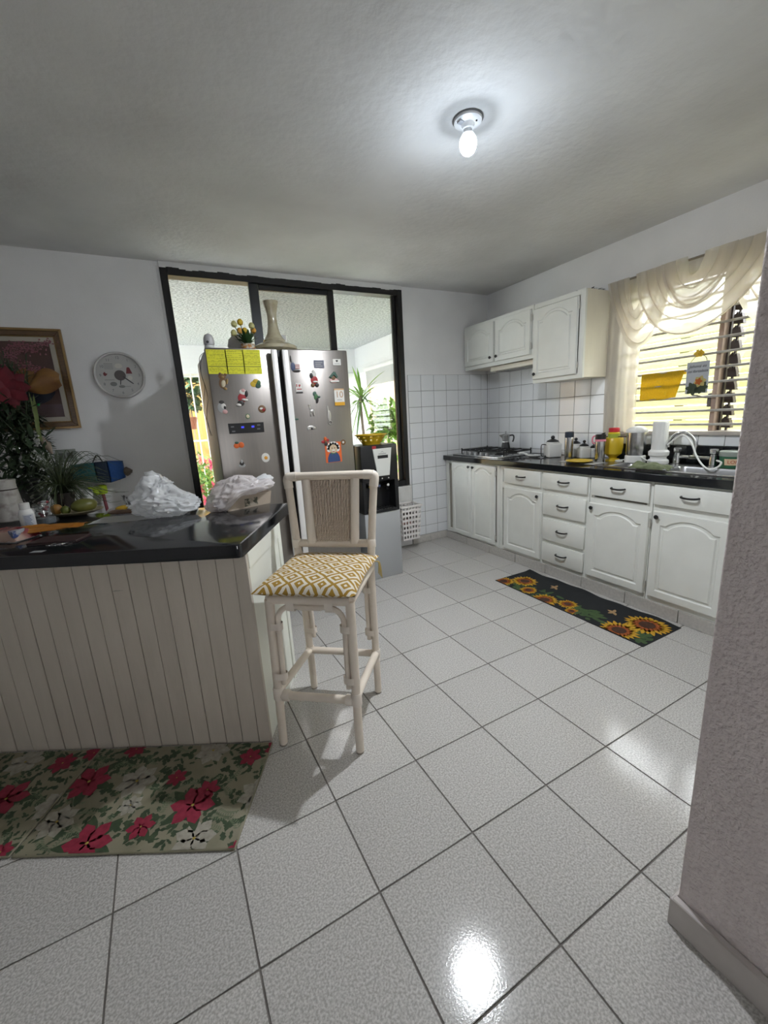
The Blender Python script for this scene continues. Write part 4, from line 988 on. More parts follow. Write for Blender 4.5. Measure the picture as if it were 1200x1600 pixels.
# ================================================================== WATER DISPENSER
DY = 3.04
wd = thing('water_dispenser', 'black and silver floor-standing water dispenser beside the fridge', 'water dispenser', (1.545, DY + .16, 0))
dx0, dx1 = 1.375, 1.712
M_dsil = mat('dispenser_silver', (.44, .45, .46), .4, metal=.4)
M_dblk = mat('dispenser_black', (.008, .008, .009), .3)
wobj('lower_cabinet', B().box(dx0, dx1, DY, DY + .33, .0, .585, .008, 2), M_dsil, wd)
up = B().box(dx0, dx1, DY + .11, DY + .33, .585, 1.15, .008, 2).box(dx0, dx0 + .035, DY + .005, DY + .12, .585, .86, .004).box(dx1 - .035, dx1, DY + .005, DY + .12, .585, .86, .004).box(dx0, dx1, DY, DY + .12, .85, 1.15, .01, 2)
wobj('upper_cabinet', up, M_dblk, wd)
tr_ = wobj('drip_tray', B().box(dx0 + .03, dx1 - .03, DY - .012, DY + .11, .588, .612, .004), M_dblk, wd)
b = B()
for k in range(9): b.box(dx0 + .05 + k * .027, dx0 + .062 + k * .027, DY - .005, DY + .1, .612, .615)
obj('tray_grate', b, M_steel, tr_)
pn = wobj('front_panel', B().prism([(ony(u, v, DY).x, ony(u, v, DY).z) for u, v in ((581.5, 702), (611, 699), (608.5, 742), (590, 744.5))], DY + .001, DY - .007, 'xz', .003), mat('dispenser_panel', (.66, .66, .62), .4), wd)
q = ony(597.5, 713.5, DY); obj('display_slot', B().box(q.x - .048, q.x + .048, DY - .0082, DY - .0065, q.z - .013, q.z + .013, .001), M_blk, pn)
q = ony(596.5, 706.5, DY); obj('logo', B().prism([(q.x - .02, q.z - .004), (q.x, q.z + .010), (q.x + .02, q.z - .004), (q.x, q.z + .003)], DY - .007, DY - .0082, 'xz').box(q.x - .035, q.x + .035, DY - .0082, DY - .0068, q.z - .016, q.z - .008), gry, pn)
for k, u in enumerate((587.5, 597.5, 607.5)):
    q = ony(u, 751 - k * 1.4, DY); wobj('indicator', B().lathe([(.006, 0), (.006, .003), (.001, .004)], (0, 0, 0), 10), wht, wd).matrix_local = Matrix.Translation(Vector((q.x, DY + .003, .872)) - wd.location) @ Matrix.Rotation(math.pi / 2, 4, 'X')
for k, xx in enumerate((1.46, 1.545, 1.63)):
    tpz = wobj('water_tap', B().box(xx - .016, xx + .016, DY + .045, DY + .112, .79, .822, .005).tube([(xx, DY + .06, .79), (xx, DY + .06, .765)], .01, 10), M_dblk, wd)
    obj('tap_button', B().lathe([(.011, 0), (.011, .01), (.001, .012)], n=12), (ylw, blu, wht)[k], tpz, (xx, DY + .046, .806), (math.pi / 2, 0, 0))
q = ony(584, 697, DY); wobj('warning_sticker', B().box(q.x - .018, q.x + .018, DY - .002, DY + .001, 1.118, 1.142), red, wd)
# yellow basket bowl on the dispenser
p = Vector((1.545, DY + .14, 1.1505))
bb_ = thing('basket_bowl', 'yellow openwork plastic bowl on top of the water dispenser', 'bowl', p)
def sk(k, i): return k in (2, 4) and i % 3 == 0
b = B().lathe([(.075, .0), (.08, .012), (.092, .026), (.103, .042), (.112, .055), (.121, .068), (.128, .076), (.134, .08)], n=36, cap=False, skip=sk)
b.lathe([(.001, .004), (.074, .004)], n=36, cap=False); b.solid(.003)
obj('bowl_shell', b, mat('basket_yellow', (.62, .40, .015), .4), bb_)
obj('rim', B().tube([(.134 * math.cos(a * math.pi / 18), .134 * math.sin(a * math.pi / 18), .08) for a in range(36)], .004, 8, closed=True), MATS['basket_yellow'], bb_)
# white crate-like basket on the wall under the window
wbk = thing('plastic_basket', 'white lattice plastic basket fixed to the wall under the window end', 'basket', (2.10, 3.59, .13))
b = B(); X0, X1, Y0, Y1, H = -.11, .12, -.09, .10, .35
def bp(a, c, z): s_ = .84 + .16 * z / H; return Vector((a * s_, c * s_, z))
def wallgrid(b, P0, P1, cols, rows):
    """one slotted wall: a sheet with square holes punched between P0 and P1 (x,y corners)"""
    us = [0.0]; zs_ = [0.0]
    for k in range(cols): us += [(k + .26) / cols, (k + .86) / cols]
    for k in range(rows): zs_ += [(k + .30) / rows, (k + .86) / rows]
    us.append(1.0); zs_.append(1.0)
    V = [[b.bm.verts.new(bp(lerp(P0[0], P1[0], u), lerp(P0[1], P1[1], u), z * H)) for z in zs_] for u in us]
    for i in range(len(us) - 1):
        for j_ in range(len(zs_) - 1):
            if i % 2 == 1 and j_ % 2 == 1: continue
            b.bm.faces.new((V[i][j_], V[i + 1][j_], V[i + 1][j_ + 1], V[i][j_ + 1]))
wallgrid(b, (X0, Y0), (X1, Y0), 6, 7); wallgrid(b, (X1, Y0), (X1, Y1), 5, 7); wallgrid(b, (X1, Y1), (X0, Y1), 6, 7); wallgrid(b, (X0, Y1), (X0, Y0), 5, 7)
b.verts_faces([bp(X0, Y0, 0), bp(X1, Y0, 0), bp(X1, Y1, 0), bp(X0, Y1, 0)], [(0, 1, 2, 3)])
b.solid(.004)
obj('lattice', b, mat('basket_white', (.80, .76, .73), .4), wbk)
obj('rim', B().box(X0 - .012, X1 + .012, Y0 - .012, Y0 + .008, H - .012, H + .006, .003).box(X0 - .012, X1 + .012, Y1 - .008, Y1 + .012, H - .012, H + .006, .003).box(X0 - .012, X0 + .008, Y0, Y1, H - .012, H + .006, .003).box(X1 - .008, X1 + .012, Y0, Y1, H - .012, H + .006, .003), MATS['basket_white'], wbk)
obj('hanger', B().tube([(-.05, Y1, H), (-.05, .13, H + .02)], .004, 6).tube([(.05, Y1, H), (.05, .13, H + .02)], .004, 6), M_steel, wbk)
rnd = random.Random(2)
for k in range(3):
    o = obj('wadded_bag', B().sphere((0, 0, 0), .055, 18, 12, 1.15, .95, .8), (C_('bag_shade_grey', (.16, .14, .13)), pnk, C_('bag_shade_brown', (.12, .09, .08)))[k], None, (2.075 + .02 * k, 3.585 + .008 * (k - 1), .205 + .085 * k))  # grey and brown bags are added dark, imitating shade behind the basket holes
    for v in o.data.vertices: v.co *= 1 + .18 * noise.noise(v.co * 40 + Vector((k, 0, 0)))
    tag(o, ('grey', 'pink', 'brown')[k] + ' wadded plastic bag inside the white lattice basket, ' + ('lowest', 'middle', 'topmost')[k], 'bag')
# ================================================================== CEILING LAMP
bp_ = onz(731, 186, ZC)
M_porc = mat('porcelain', (.75, .76, .77), .25)
lp = thing('ceiling_lamp', 'bare bulb glowing in a white porcelain ceiling holder', 'lamp', (bp_.x, bp_.y, ZC))
obj('backing_plate', B().lathe([(.064, 0), (.064, -.004), (.06, -.005)], n=32), mat('plate_dark', (.12, .12, .12), .6), lp)
obj('holder', B().lathe([(.06, -.004), (.058, -.012), (.045, -.017), (.03, -.02), (.026, -.026), (.024, -.036), (.021, -.038)], n=32), M_porc, lp)
obj('label_plate', B().box(-.048, -.02, -.012, .012, -.0215, -.0145), mat('holder_label', (.35, .36, .38), .5), lp)
obj('screw', B().sphere((.018, -.034, -.019), .004, 8, 6).sphere((.02, .034, -.019), .004, 8, 6), M_mech, lp)
obj('bulb_neck', B().lathe([(.016, -.036), (.018, -.046), (.024, -.056)], n=24, cap=False), M_porc, lp)
M_glow = mat('bulb_glow', (1, 1, 1), .5, emit=((.79, .89, 1.0), 535.0)); M_glow2 = mat('bulb_shoulder', (1, 1, 1), .5, emit=((.72, .85, 1.0), 5.0)); M_glow3 = mat('bulb_band', (1, 1, 1), .5, emit=((.66, .81, 1.0), 15.0))
obj('bulb_shoulder', B().lathe([(.024, -.056), (.033, -.07), (.0365, -.084), (.036, -.094)], n=28, cap=False), M_glow2, lp)
obj('bulb_band', B().lathe([(.036, -.094), (.0345, -.103), (.031, -.112)], n=28, cap=False), M_glow3, lp)
obj('bulb', B().lathe([(.031, -.112), (.025, -.121), (.012, -.130), (.0005, -.133)], n=28, cap=False), M_glow, lp)

sl = bpy.data.lights.new('bulb_light', 'SPOT'); sl.energy = 33.0; sl.spot_size = math.pi; sl.spot_blend = 1.0; sl.shadow_soft_size = .022; sl.color = (.95, .97, 1.0)
slo = bpy.data.objects.new('bulb_light', sl); COL.objects.link(slo); slo.parent = lp; slo.location = (0, 0, -.168)   # the LED throws most of its light downwards

# ================================================================== CLOCK AND PICTURE ON THE BACK WALL
ck_c = ony(188, 587, YB)
cl = thing('wall_clock', 'round white kitchen clock with utensil pictures on the left wall', 'clock', (ck_c.x, YB, ck_c.z))
def yl_(b):   # lathe axis z -> wall normal (-y)
    for v in b.bm.verts: v.co = Vector((v.co.x, -v.co.z, v.co.y))
    return b
obj('rim', yl_(B().lathe([(.15, 0), (.162, .006), (.163, .03), (.157, .038), (.149, .036), (.146, .02)], n=48, cap=False)), mat('clock_rim', (.62, .60, .58), .35), cl)
obj('face', yl_(B().lathe([(.149, .004), (.148, .018), (.001, .018)], n=48)), mat('clock_face', (.46, .45, .43), .5), cl)
for h in range(12):
    a = math.radians(90 - 30 * (h + 1)); put_text(cl, str(h + 1), .026, .122 * math.cos(a), .122 * math.sin(a), M_key, -.0186)
cg = B()
for k in range(4): cg.box(-.09, -.035, -.0188, -.0181, .045 + .011 * k, .048 + .011 * k)
cg.box(-.1, -.04, -.0188, -.0181, -.033, -.03)
obj('utensil_print', cg.prism(circle(.022, 16, -.05, -.06, 1, .7), -.018, -.0188, 'xz').prism(circle(.02, 16, 0, -.078, 1, .5), -.018, -.0188, 'xz').box(.02, .055, -.0188, -.0181, -.08, -.077), mat('clock_print', (.2, .2, .19), .6), cl)
obj('red_print', B().prism([(.04, .012), (.048, .05), (.052, .056), (.064, .056), (.068, .05), (.08, .012)], -.018, -.0188, 'xz').prism([(-.1, -.002), (-.104, .012), (-.094, .026), (-.086, .014), (-.076, .012), (-.084, .002), (-.09, -.004)], -.018, -.0188, 'xz'), mat('clock_red', (.17, .03, .035), .6), cl)
obj('pale_print', B().prism(circle(.024, 10, 0, .066, 1, .7), -.018, -.0188, 'xz').prism(circle(.016, 12, .06, -.018), -.018, -.0188, 'xz'), mat('clock_pale', (.58, .56, .5), .6), cl)
obj('centre_disc', yl_(B().lathe([(.036, .0186), (.036, .0215), (.001, .0216)], n=28)), mat('clock_dark', (.06, .045, .045), .4), cl)
obj('minute_hand', B().prism([(.015, -.012), (.075, -.062), (.078, -.058), (.02, -.006)], -.021, -.0222, 'xz'), M_blk, cl)
obj('hour_hand', B().prism([(-.004, -.03), (-.010, -.065), (-.005, -.066), (.003, -.03)], -.021, -.0222, 'xz'), M_blk, cl)

px1 = -.505; px0 = px1 - .86; pz0, pz1 = 1.415, 2.075
pcx = (px0 + px1) / 2
pf = thing('framed_painting', 'still-life painting in a gilt brown wooden frame on the left wall', 'painting', (pcx, YB, pz0))
M_frame = mat('frame_gilt', (.13, .065, .022), .4, var=(30, .3, .7), col2=(.07, .035, .012), stretch=(1, 1, 4)); M_gold = mat('frame_gold', (.26, .16, .06), .35, metal=.4)
def framering(w0, w1, y0, y1):
    X0, X1, Z0, Z1 = px0 - pcx, px1 - pcx, 0, pz1 - pz0
    out = []
    def q(i): return [(X0 + i, Z0 + i), (X1 - i, Z0 + i), (X1 - i, Z1 - i), (X0 + i, Z1 - i)]
    o, i = q(w0), q(w1); res = []
    for k in range(4):
        b = B(); b.prism([o[k], o[(k + 1) % 4], i[(k + 1) % 4], i[k]], y0, y1, 'xz', .002); res.append(b)
    return res
for b in framering(.0, .014, 0, -.03): obj('outer_moulding', b, M_gold, pf)
for b in framering(.0145, .045, 0, -.022): obj('frame_moulding', b, M_frame, pf)
for b in framering(.0455, .052, 0, -.017): obj('gilt_fillet', b, M_gold, pf)
for b in framering(.0525, .082, 0, -.013): obj('linen_slip', b, mat('linen', (.42, .38, .32), .8, bump=(300, .3, .003)), pf)
obj('canvas', B().box(px0 - pcx + .08, px1 - pcx - .08, -.008, -.003, .08, pz1 - pz0 - .08), mat('canvas_dark', (.05, .022, .016), .5, var=(4, .3, .7), col2=(.10, .045, .04), bump=(200, .2, .003)), pf)
X1 = px1 - pcx
obj('painted_bowl', B().prism([(X1 - .36, .30)] + [(X1 - .1 - .26 * (.5 - .5 * math.cos(t * math.pi / 8)) - .0, .28 - .11 * math.sin(t * math.pi / 8)) for t in range(8, -1, -1)] + [(X1 - .1, .31)], -.008, -.0088, 'xz'), mat('paint_navy', (.006, .008, .018), .4), pf)
obj('painted_table', B().box(px0 - pcx + .082, X1 - .082, -.0086, -.008, .082, .17), mat('paint_mauve', (.09, .055, .065), .5, var=(8, .3, .7), col2=(.07, .04, .03)), pf)
obj('painted_melon', B().prism(circle(.09, 20, X1 - .24, .34, 1.15, .75), -.008, -.0086, 'xz'), mat('paint_ochre', (.16, .07, .015), .5, var=(12, .3, .7), col2=(.25, .12, .03)), pf)
# grey socket plate on the wall behind the plants
q = ony(104, 712, YB)
so = thing('wall_socket', 'grey-green wall socket plate low on the left wall', 'socket', (q.x, YB, q.z))
obj('plate', B().box(-.06, .06, -.008, 0, -.045, .045, .003), mat('socket_grey', (.3, .32, .28), .5), so)
obj('outlet', B().box(-.04, -.005, -.0095, -.007, -.02, .02, .001).box(.005, .04, -.0095, -.007, -.02, .02, .001), mat('socket_dark', (.12, .12, .11), .5), so)

# ================================================================== PENINSULA
PO = Vector((.218, 1.645, 0)); PA = math.radians(-28.4)
pdx = Vector((math.cos(PA), math.sin(PA), 0)); pdy = Vector((-math.sin(PA), math.cos(PA), 0))
def pl_(x, y, z=0): return PO + pdx * x + pdy * y + Vector((0, 0, z))
def toloc(p): d = Vector(p) - PO; return Vector((d.dot(pdx), d.dot(pdy), d.z))
PT0, PT1 = .872, .926
M_plank = mat('plank_paint', (.57, .51, .435), .5, var=(4, .3, .75), col2=(.51, .455, .385), rand=.04, stretch=(4, 4, .7), bump=(18, .08, .01))
M_side = mat('side_paint', (.84, .85, .77), .5, var=(5, .3, .8), col2=(.79, .80, .72), bump=(14, .06, .01))
pen = thing('breakfast_bar', 'white plank-fronted breakfast bar base standing at an angle', 'counter base', PO, PA)
PL = 2.05; PD = .50
obj('backing', B().box(-PL, -.004, .012, .03, 0, PT0), M_cabdk, pen)
k = 0; x = -.052
obj('corner_board', B().box(-.052, .0, 0, .02, 0, PT0 - .001, .002), M_plank, pen)
while x > -PL + .02:
    o = obj('plank', B().box(x - .0728 + .0012, x - .0012, .0008 * (k % 3), .012, 0, PT0 - .001, .0012), M_plank, pen); x -= .0728; k += 1
obj('side_panel', B().box(-.018, -.001, .02, PD - .03, 0, PT0 - .001), M_side, pen)
obj('side_post', B().box(-.045, .006, PD - .045, PD, 0, PT0 - .001, .002), M_side, pen)
obj('side_top_rail', B().box(-.018, .003, .02, PD - .045, PT0 - .07, PT0 - .001, .001), M_side, pen)
obj('back_panel', B().box(-PL, -.03, PD - .02, PD - .002, 0, PT0 - .001), M_side, pen)
obj('knot', B().prism([(-.565, .742), (-.548, .746), (-.515, .7445), (-.548, .7405)], .0012, -.0008, 'xz'), M_cabdk, pen)
bt = thing('worktop', 'black polished bar top with rounded corner on the plank base', 'countertop', pl_(0, 0, PT0), PA)
def rrect(x0, x1, y0, y1, r):
    pts = [(x0, y0)]
    for cx, cy, a0 in ((x1 - r, y0 + r, -90), (x1 - r, y1 - r, 0)):
        for q in range(5): a = math.radians(a0 + 90 * q / 4); pts.append((cx + r * math.cos(a), cy + r * math.sin(a)))
    return pts + [(x0, y1)]
obj('slab', B().prism(rrect(-PL, .004, -.05, .735, .02), 0, PT1 - PT0, 'xy', .007, 2), M_count, bt)
obj('bracket', B().prism([(PD, -.001), (PD + .2, -.001), (PD, -.12)], -.06, -.035, 'yz').prism([(PD, -.001), (PD + .2, -.001), (PD, -.12)], -1.0, -.975, 'yz'), M_side, bt)

# ================================================================== FLOOR MATS
def leafpoly(cx, cy, a, L_, wd, jag=0):
    ex, ey = math.cos(a), math.sin(a); ts = (.1, .3, .5, .7, .88); A = []; C2 = []
    for k, t in enumerate(ts):
        s_ = wd * .5 * math.sin(math.pi * min(1, t * .9 + .08)) * (1 + (jag if k % 2 else -jag))
        A.append((cx + ex * L_ * t - ey * s_, cy + ey * L_ * t + ex * s_)); C2.append((cx + ex * L_ * t + ey * s_, cy + ey * L_ * t - ex * s_))
    return [(cx, cy)] + C2 + [(cx + ex * L_, cy + ey * L_)] + A[::-1]
def flatpoly(b, pts, z, rect):
    pts = clip(pts, *rect) if rect else pts
    if len(pts) > 2:
        try: b.verts_faces([(x, y, z) for x, y in pts], [tuple(range(len(pts)))])
        except ValueError: pass
M_mat = mat('mat_beige', (.27, .245, .17), .6, var=(9, .35, .7), col2=(.20, .185, .12), bump=(220, .15, .003))
M_mated = mat('mat_edge', (.22, .205, .15), .6)
M_pred = mat('print_red', (.32, .025, .055), .6, var=(60, .3, .7), col2=(.22, .014, .035)); M_pwh = mat('print_white', (.40, .37, .31), .6, var=(60, .3, .7), col2=(.28, .26, .205))
M_pgr = mat('print_green', (.055, .085, .04), .6, var=(40, .3, .7), col2=(.03, .05, .025)); M_pgr2 = mat('print_pale_green', (.14, .17, .10), .6); M_pyl = mat('print_gold', (.4, .3, .06), .6)
def poinsettia_mat(label, x0, x1, reds, whites, seed):
    rect0 = (x0, x1, -.475, -.012); cx, cy = (x0 + x1) / 2, -.243
    t = thing('floor_mat', label, 'mat', pl_(cx, cy, 0), PA, group='poinsettia mats')
    W, D = (x1 - x0) / 2, .2315
    obj('mat_body', B().box(-W, W, -D, D, 0, .011, .006, 3), M_mat, t)
    rect = (-W + .003, W - .003, -D + .003, D - .003); z = .0113; rnd = random.Random(seed)
    g, g2, sw = B(), B(), B()
    for k in range(420):
        px, py, a = rnd.uniform(-W, W), rnd.uniform(-D, D), rnd.uniform(0, 6.28)
        flatpoly(g, leafpoly(px, py, a, rnd.uniform(.02, .05), rnd.uniform(.008, .022), .3), z + .0000005 * k, rect)
    for k in range(40):
        px, py, a = rnd.uniform(-W, W), rnd.uniform(-D, D), rnd.uniform(0, 6.28)
        for q in range(9):
            s_ = q * .009; ex, ey = math.cos(a + q * .05), math.sin(a + q * .05)
            for sg_ in (-1, 1): flatpoly(g2, leafpoly(px + ex * s_, py + ey * s_, a + sg_ * 1.0, .018 - .0012 * q, .005), z + .0002, rect)
    obj('printed_leaves', g, M_pgr, t, kind='stuff'); obj('printed_ferns', g2, M_pgr2, t, kind='stuff')
    def flower(c, R, m, nm, lv):
        p = toloc(c); px, py = p.x - cx, p.y - cy
        b = B(); a0 = rnd.uniform(0, 6)
        for q in range(6 if m is M_pred else 7): flatpoly(b, leafpoly(px, py, a0 + q * 6.283 / (6 if m is M_pred else 7), R, R * .62, .12), z + lv, rect)
        for q in range(5): flatpoly(b, leafpoly(px, py, a0 + .5 + q * 6.283 / 5, R * .62, R * .4, .1), z + lv + .0002, rect)
        obj(nm, b, m, t)
        c2 = B(); flatpoly(c2, [(px + R * .07 * math.cos(k), py + R * .07 * math.sin(k)) for k in range(6)], z + lv + .0004, rect); obj('printed_centre', c2, M_pyl, t)
    for k, (u, v, R) in enumerate(whites): flower(onz(u, v), R, M_pwh, 'printed_white_flower', .0004)
    for k, (u, v, R) in enumerate(reds):
        p = toloc(onz(u, v)); lb_ = B()
        for q in range(5): flatpoly(lb_, leafpoly(p.x - cx, p.y - cy, q * 1.3 + k, R * 1.35, R * .5), z + .0008, rect)
        obj('printed_leaf', lb_, M_pgr, t); flower(onz(u, v), R, M_pred, 'printed_red_flower', .001)
    return t
poinsettia_mat('beige poinsettia-print mat in front of the bar, next to the stool', -.745, .012,
    [(302, 1262, .085), (325, 1238, .05), (137, 1322, .085), (221, 1296, .05), (277, 1219, .042), (392, 1186, .05), (140, 1225, .085), (214, 1174, .05), (432, 1172, .05), (370, 1330, .03)],
    [(215, 1224, .08), (334, 1176, .075), (304, 1314, .075), (405, 1243, .08), (90, 1288, .07), (205, 1262, .045)], 3)
poinsettia_mat('beige poinsettia-print mat at the left edge of the picture, beside its twin', -1.515, -.75,
    [(11, 1252, .085), (99, 1196, .055), (148, 1180, .045), (2, 1336, .04), (-80, 1290, .08), (-140, 1240, .06)],
    [(41, 1194, .075), (85, 1262, .07), (-50, 1230, .08)], 8)
# sunflower runner
sm = thing('kitchen_runner', 'black runner printed with sunflowers along the base cabinets', 'mat', (2.44, 1.84, 0))
SW, SD = .195, .605
def run_(u, v):
    x = lerp(-SW, SW, u); y = lerp(-SD, SD, v); return Vector((x + .008 * math.sin(y * 11) * ss(.6, 1, u), y, .004 + .0035 * ss(.85, 1, u) * (1 + math.sin(y * 24))))
obj('runner_body', B().grid(run_, 16, 50, thick=.003), mat('runner_black', (.008, .01, .012), .8, bump=(260, .3, .003)), sm)
M_sy = mat('print_sun_yellow', (.62, .38, .02), .7, var=(70, .3, .7), col2=(.5, .22, .01)); M_so = mat('print_sun_orange', (.34, .08, .01), .7); M_sb = mat('print_sun_brown', (.06, .02, .008), .7); M_sgr = mat('print_sun_leaf', (.03, .07, .02), .7, var=(60, .3, .7), col2=(.06, .1, .03))
rect = (-SW + .006, SW - .02, -SD + .006, SD - .006); rnd = random.Random(4)
g = B()
for u, v, n_ in ((815, 918, 12), (850, 930, 12), (890, 950, 12), (920, 960, 26), (955, 980, 14), (1000, 995, 18), (985, 990, 10), (800, 912, 8)):
    p = onz(u, v)
    for k in range(n_): flatpoly(g, leafpoly(p.x - 2.44 + rnd.gauss(0, .03), p.y - 1.84 + rnd.gauss(0, .04), rnd.uniform(0, 6.28), rnd.uniform(.04, .08), .03), .0046 + .00004 * k, rect)
obj('printed_leaves', g, M_sgr, sm, kind='stuff')
for k, (u, v, R) in enumerate(((1011, 978, .135), (967, 986, .12), (820, 909, .105), (851, 938, .10), (887, 945, .07), (787, 909, .09), (826, 923, .07), (893, 956, .05))):
    p = onz(u, v); px, py = p.x - 2.44, p.y - 1.84; z = .0055 + .0007 * (7 - k) / 7; b1, b2, b3 = B(), B(), B(); N_ = 22
    for q in range(N_): flatpoly(b1, leafpoly(px, py, q * 6.283 / N_ + rnd.uniform(-.06, .06), R * rnd.uniform(.88, 1.05), R * .3), z, rect)
    for q in range(16): flatpoly(b2, leafpoly(px, py, q * 6.283 / 16 + .1, R * .62, R * .2), z + .0003, rect)
    flatpoly(b3, [(px + R * .34 * math.cos(a * .3307), py + R * .34 * math.sin(a * .3307)) for a in range(19)], z + .0005, rect)
    obj('printed_sunflower', b1, M_sy, sm); obj('printed_ring', b2, M_so, sm); obj('printed_centre', b3, M_sb, sm)
for u, v in ((868, 919), (959, 958)):
    p = onz(u, v); b = B()
    for a in (.4, 1.6, 2.8, 4.0): flatpoly(b, leafpoly(p.x - 2.44, p.y - 1.84, a, .045, .022), .0062, rect)
    obj('printed_bee', b, mat('print_bee', (.4, .25, .12), .7), sm)

# ================================================================== BAR STOOL
SA = math.radians(-38.4)
stl = thing('bar_stool', 'white rattan bar stool with woven back standing beside the bar', 'stool', (.519, 1.6475, 0), SA)
M_rat = mat('rattan_white', (.78, .69, .59), .45, var=(10, .35, .75), col2=(.70, .61, .51), bump=(30, .08, .008))
M_wrap = mat('rattan_wrap', (.79, .71, .62), .5, bump=(160, .25, .004), stretch=(1, 1, 1)); M_weave = mat('woven_cord', (.66, .56, .47), .8, var=(90, .3, .7), col2=(.56, .46, .38), bump=(240, .4, .003))
M_rubber = mat('stool_cap', (.30, .26, .22), .8)
hw, hd2 = .172, .195; SH = .695; R0 = .0182
TP = {'fl': Vector((-hw + .012, -hd2 + .01, SH - .015)), 'fr': Vector((hw + .004, -hd2 + .01, SH - .015)), 'bl': Vector((-hw - .004, hd2 - .005, SH)), 'br': Vector((hw + .004, hd2 - .005, SH))}
FT_ = {'fl': Vector((-hw, -hd2, 0)), 'fr': Vector((hw, -hd2, 0)), 'bl': Vector((-hw, hd2, 0)), 'br': Vector((hw, hd2, 0))}
BT = {'bl': Vector((-hw - .040, hd2 + .035, 1.115)), 'br': Vector((hw + .040, hd2 + .035, 1.115))}
def at_leg(k, z): return FT_[k].lerp(TP[k], z / TP[k].z)
def wrap(parent, c, d, r, L_=.022):
    d = Vector(d).normalized(); c = Vector(c); obj('binding', B().tube([c - d * L_ / 2, c - d * L_ * .4, c + d * L_ * .4, c + d * L_ / 2], [r * .9, r, r, r * .9], 12), M_wrap, parent)
for k in ('fl', 'fr'):
    lg = obj('leg', B().tube([FT_[k] + Vector((0, 0, .008)), at_leg(k, .3), TP[k]], [R0 * .95, R0, R0 * 1.05], 14), M_rat, stl)
    obj('foot_cap', B().tube([FT_[k], FT_[k] + Vector((0, 0, .012))], R0 * .9, 12), M_rubber, lg)
for k in ('bl', 'br'):
    lg = obj('leg', B().tube([FT_[k] + Vector((0, 0, .008)), at_leg(k, .35), TP[k]], [R0 * .95, R0, R0 * 1.05], 14), M_rat, stl)
    obj('foot_cap', B().tube([FT_[k], FT_[k] + Vector((0, 0, .012))], R0 * .9, 12), M_rubber, lg)
    obj('back_post', B().tube([TP[k] - Vector((0, 0, .03)), TP[k].lerp(BT[k], .5), BT[k]], [R0 * 1.05, R0, R0], 14), M_rat, stl)
# twin inner canes that bend into the seat rails
def cane(k, other, z0, z1=SH - .045):
    d = (at_leg(other, .5) - at_leg(k, .5)).normalized(); o = d * .029
    mid = at_leg(k, z1 - .07) + o
    pts = [at_leg(k, z0) + o, at_leg(k, (z0 + z1) / 2) + o, mid, at_leg(k, z1 - .025) + o + d * .012, at_leg(k, z1) + o + d * .05, at_leg(k, z1) + o + d * .11]
    obj('inner_cane', B().tube(curve(pts, 20), .0115, 10), M_rat, stl)
    for z in (z0 + .04, z1 - .085):
        c = at_leg(k, z) + o * .5; up_ = (TP[k] - FT_[k]).normalized(); s_ = d
        b = B()
        def wr(u, v, c=c, up_=up_, s_=s_):
            a = 2 * math.pi * u; n_ = s_.cross(up_); return c + s_ * math.cos(a) * .0345 + n_ * math.sin(a) * .0195 + up_ * (v - .5) * .03
        b.grid(wr, 16, 3, closed=True); obj('binding', b, M_wrap, stl)
cane('fl', 'fr', .30); cane('fr', 'fl', .30); cane('bl', 'br', .30); cane('br', 'bl', .30)
# seat frame
def rail(n_, a, c, r, nm='seat_rail'): obj(nm, B().tube([a, (a + c) / 2, c], r, 12), M_rat, stl)
for a, c in (('fl', 'fr'), ('fr', 'br'), ('br', 'bl'), ('bl', 'fl')):
    rail('', TP[a] * 1 + Vector((0, 0, (SH - .015) - TP[a].z)), TP[c] + Vector((0, 0, (SH - .015) - TP[c].z)), R0 * 1.05)
rail('', at_leg('fl', SH - .047) + Vector((.12, 0, 0)), at_leg('fr', SH - .047) - Vector((.12, 0, 0)), .0115, 'under_rail')
for s_ in (-.075, .085):
    c = (TP['fl'] + TP['fr']) / 2 + Vector((s_, 0, -.016)); b = B()
    def wr(u, v, c=c):
        a = 2 * math.pi * u; return c + Vector(((v - .5) * .034, math.sin(a) * .0195, math.cos(a) * .033))
    b.grid(wr, 16, 3, closed=True); obj('binding', b, M_wrap, stl)
# stretchers with bindings
for a, c, za, zc in (('fl', 'fr', .245, .245), ('bl', 'br', .222, .222), ('fl', 'bl', .262, .225), ('fr', 'br', .262, .225)):
    p0, p1 = at_leg(a, za), at_leg(c, zc); rail('', p0, p1, R0 * .95, 'stretcher')
    d = (p1 - p0).normalized()
    if a == 'fl' and c == 'fr': wrap(stl, p0 + d * .035, d, R0 * 1.35, .03); wrap(stl, p1 - d * .03, d, R0 * 1.25, .03)
    for p_ in (p0, p1): wrap(stl, p_, (0, 0, 1), R0 * 1.22, .04)
# backrest
ZB0 = .795
def post(k, z): return TP[k].lerp(BT[k], (z - TP[k].z) / (BT[k].z - TP[k].z))
obj('top_rail', B().tube([BT['bl'], BT['br']], R0 * 1.08, 14), M_rat, stl)
for k in ('bl', 'br'):
    s_ = 1 if k == 'bl' else -1
    obj('corner_wrap', B().tube(curve([BT[k] + Vector((s_ * .05, 0, 0)), BT[k] + Vector((s_ * .012, 0, -.002)), BT[k] + Vector((0, 0, -.012)), post(k, 1.06)], 12), R0 * 1.22, 12), M_wrap, stl)
    wrap(stl, post(k, ZB0), (0, 0, 1), R0 * 1.2, .04)
pa, pb = post('bl', ZB0), post('br', ZB0)
obj('lower_rail', B().tube(curve([pa, (pa + pb) / 2 + Vector((0, .012, -.006)), pb], 12), R0 * 1.05, 12), M_rat, stl)
def inner(k, z):
    a, c = post('bl', z), post('br', z); return a.lerp(c, .215 if k == 'l' else .785)
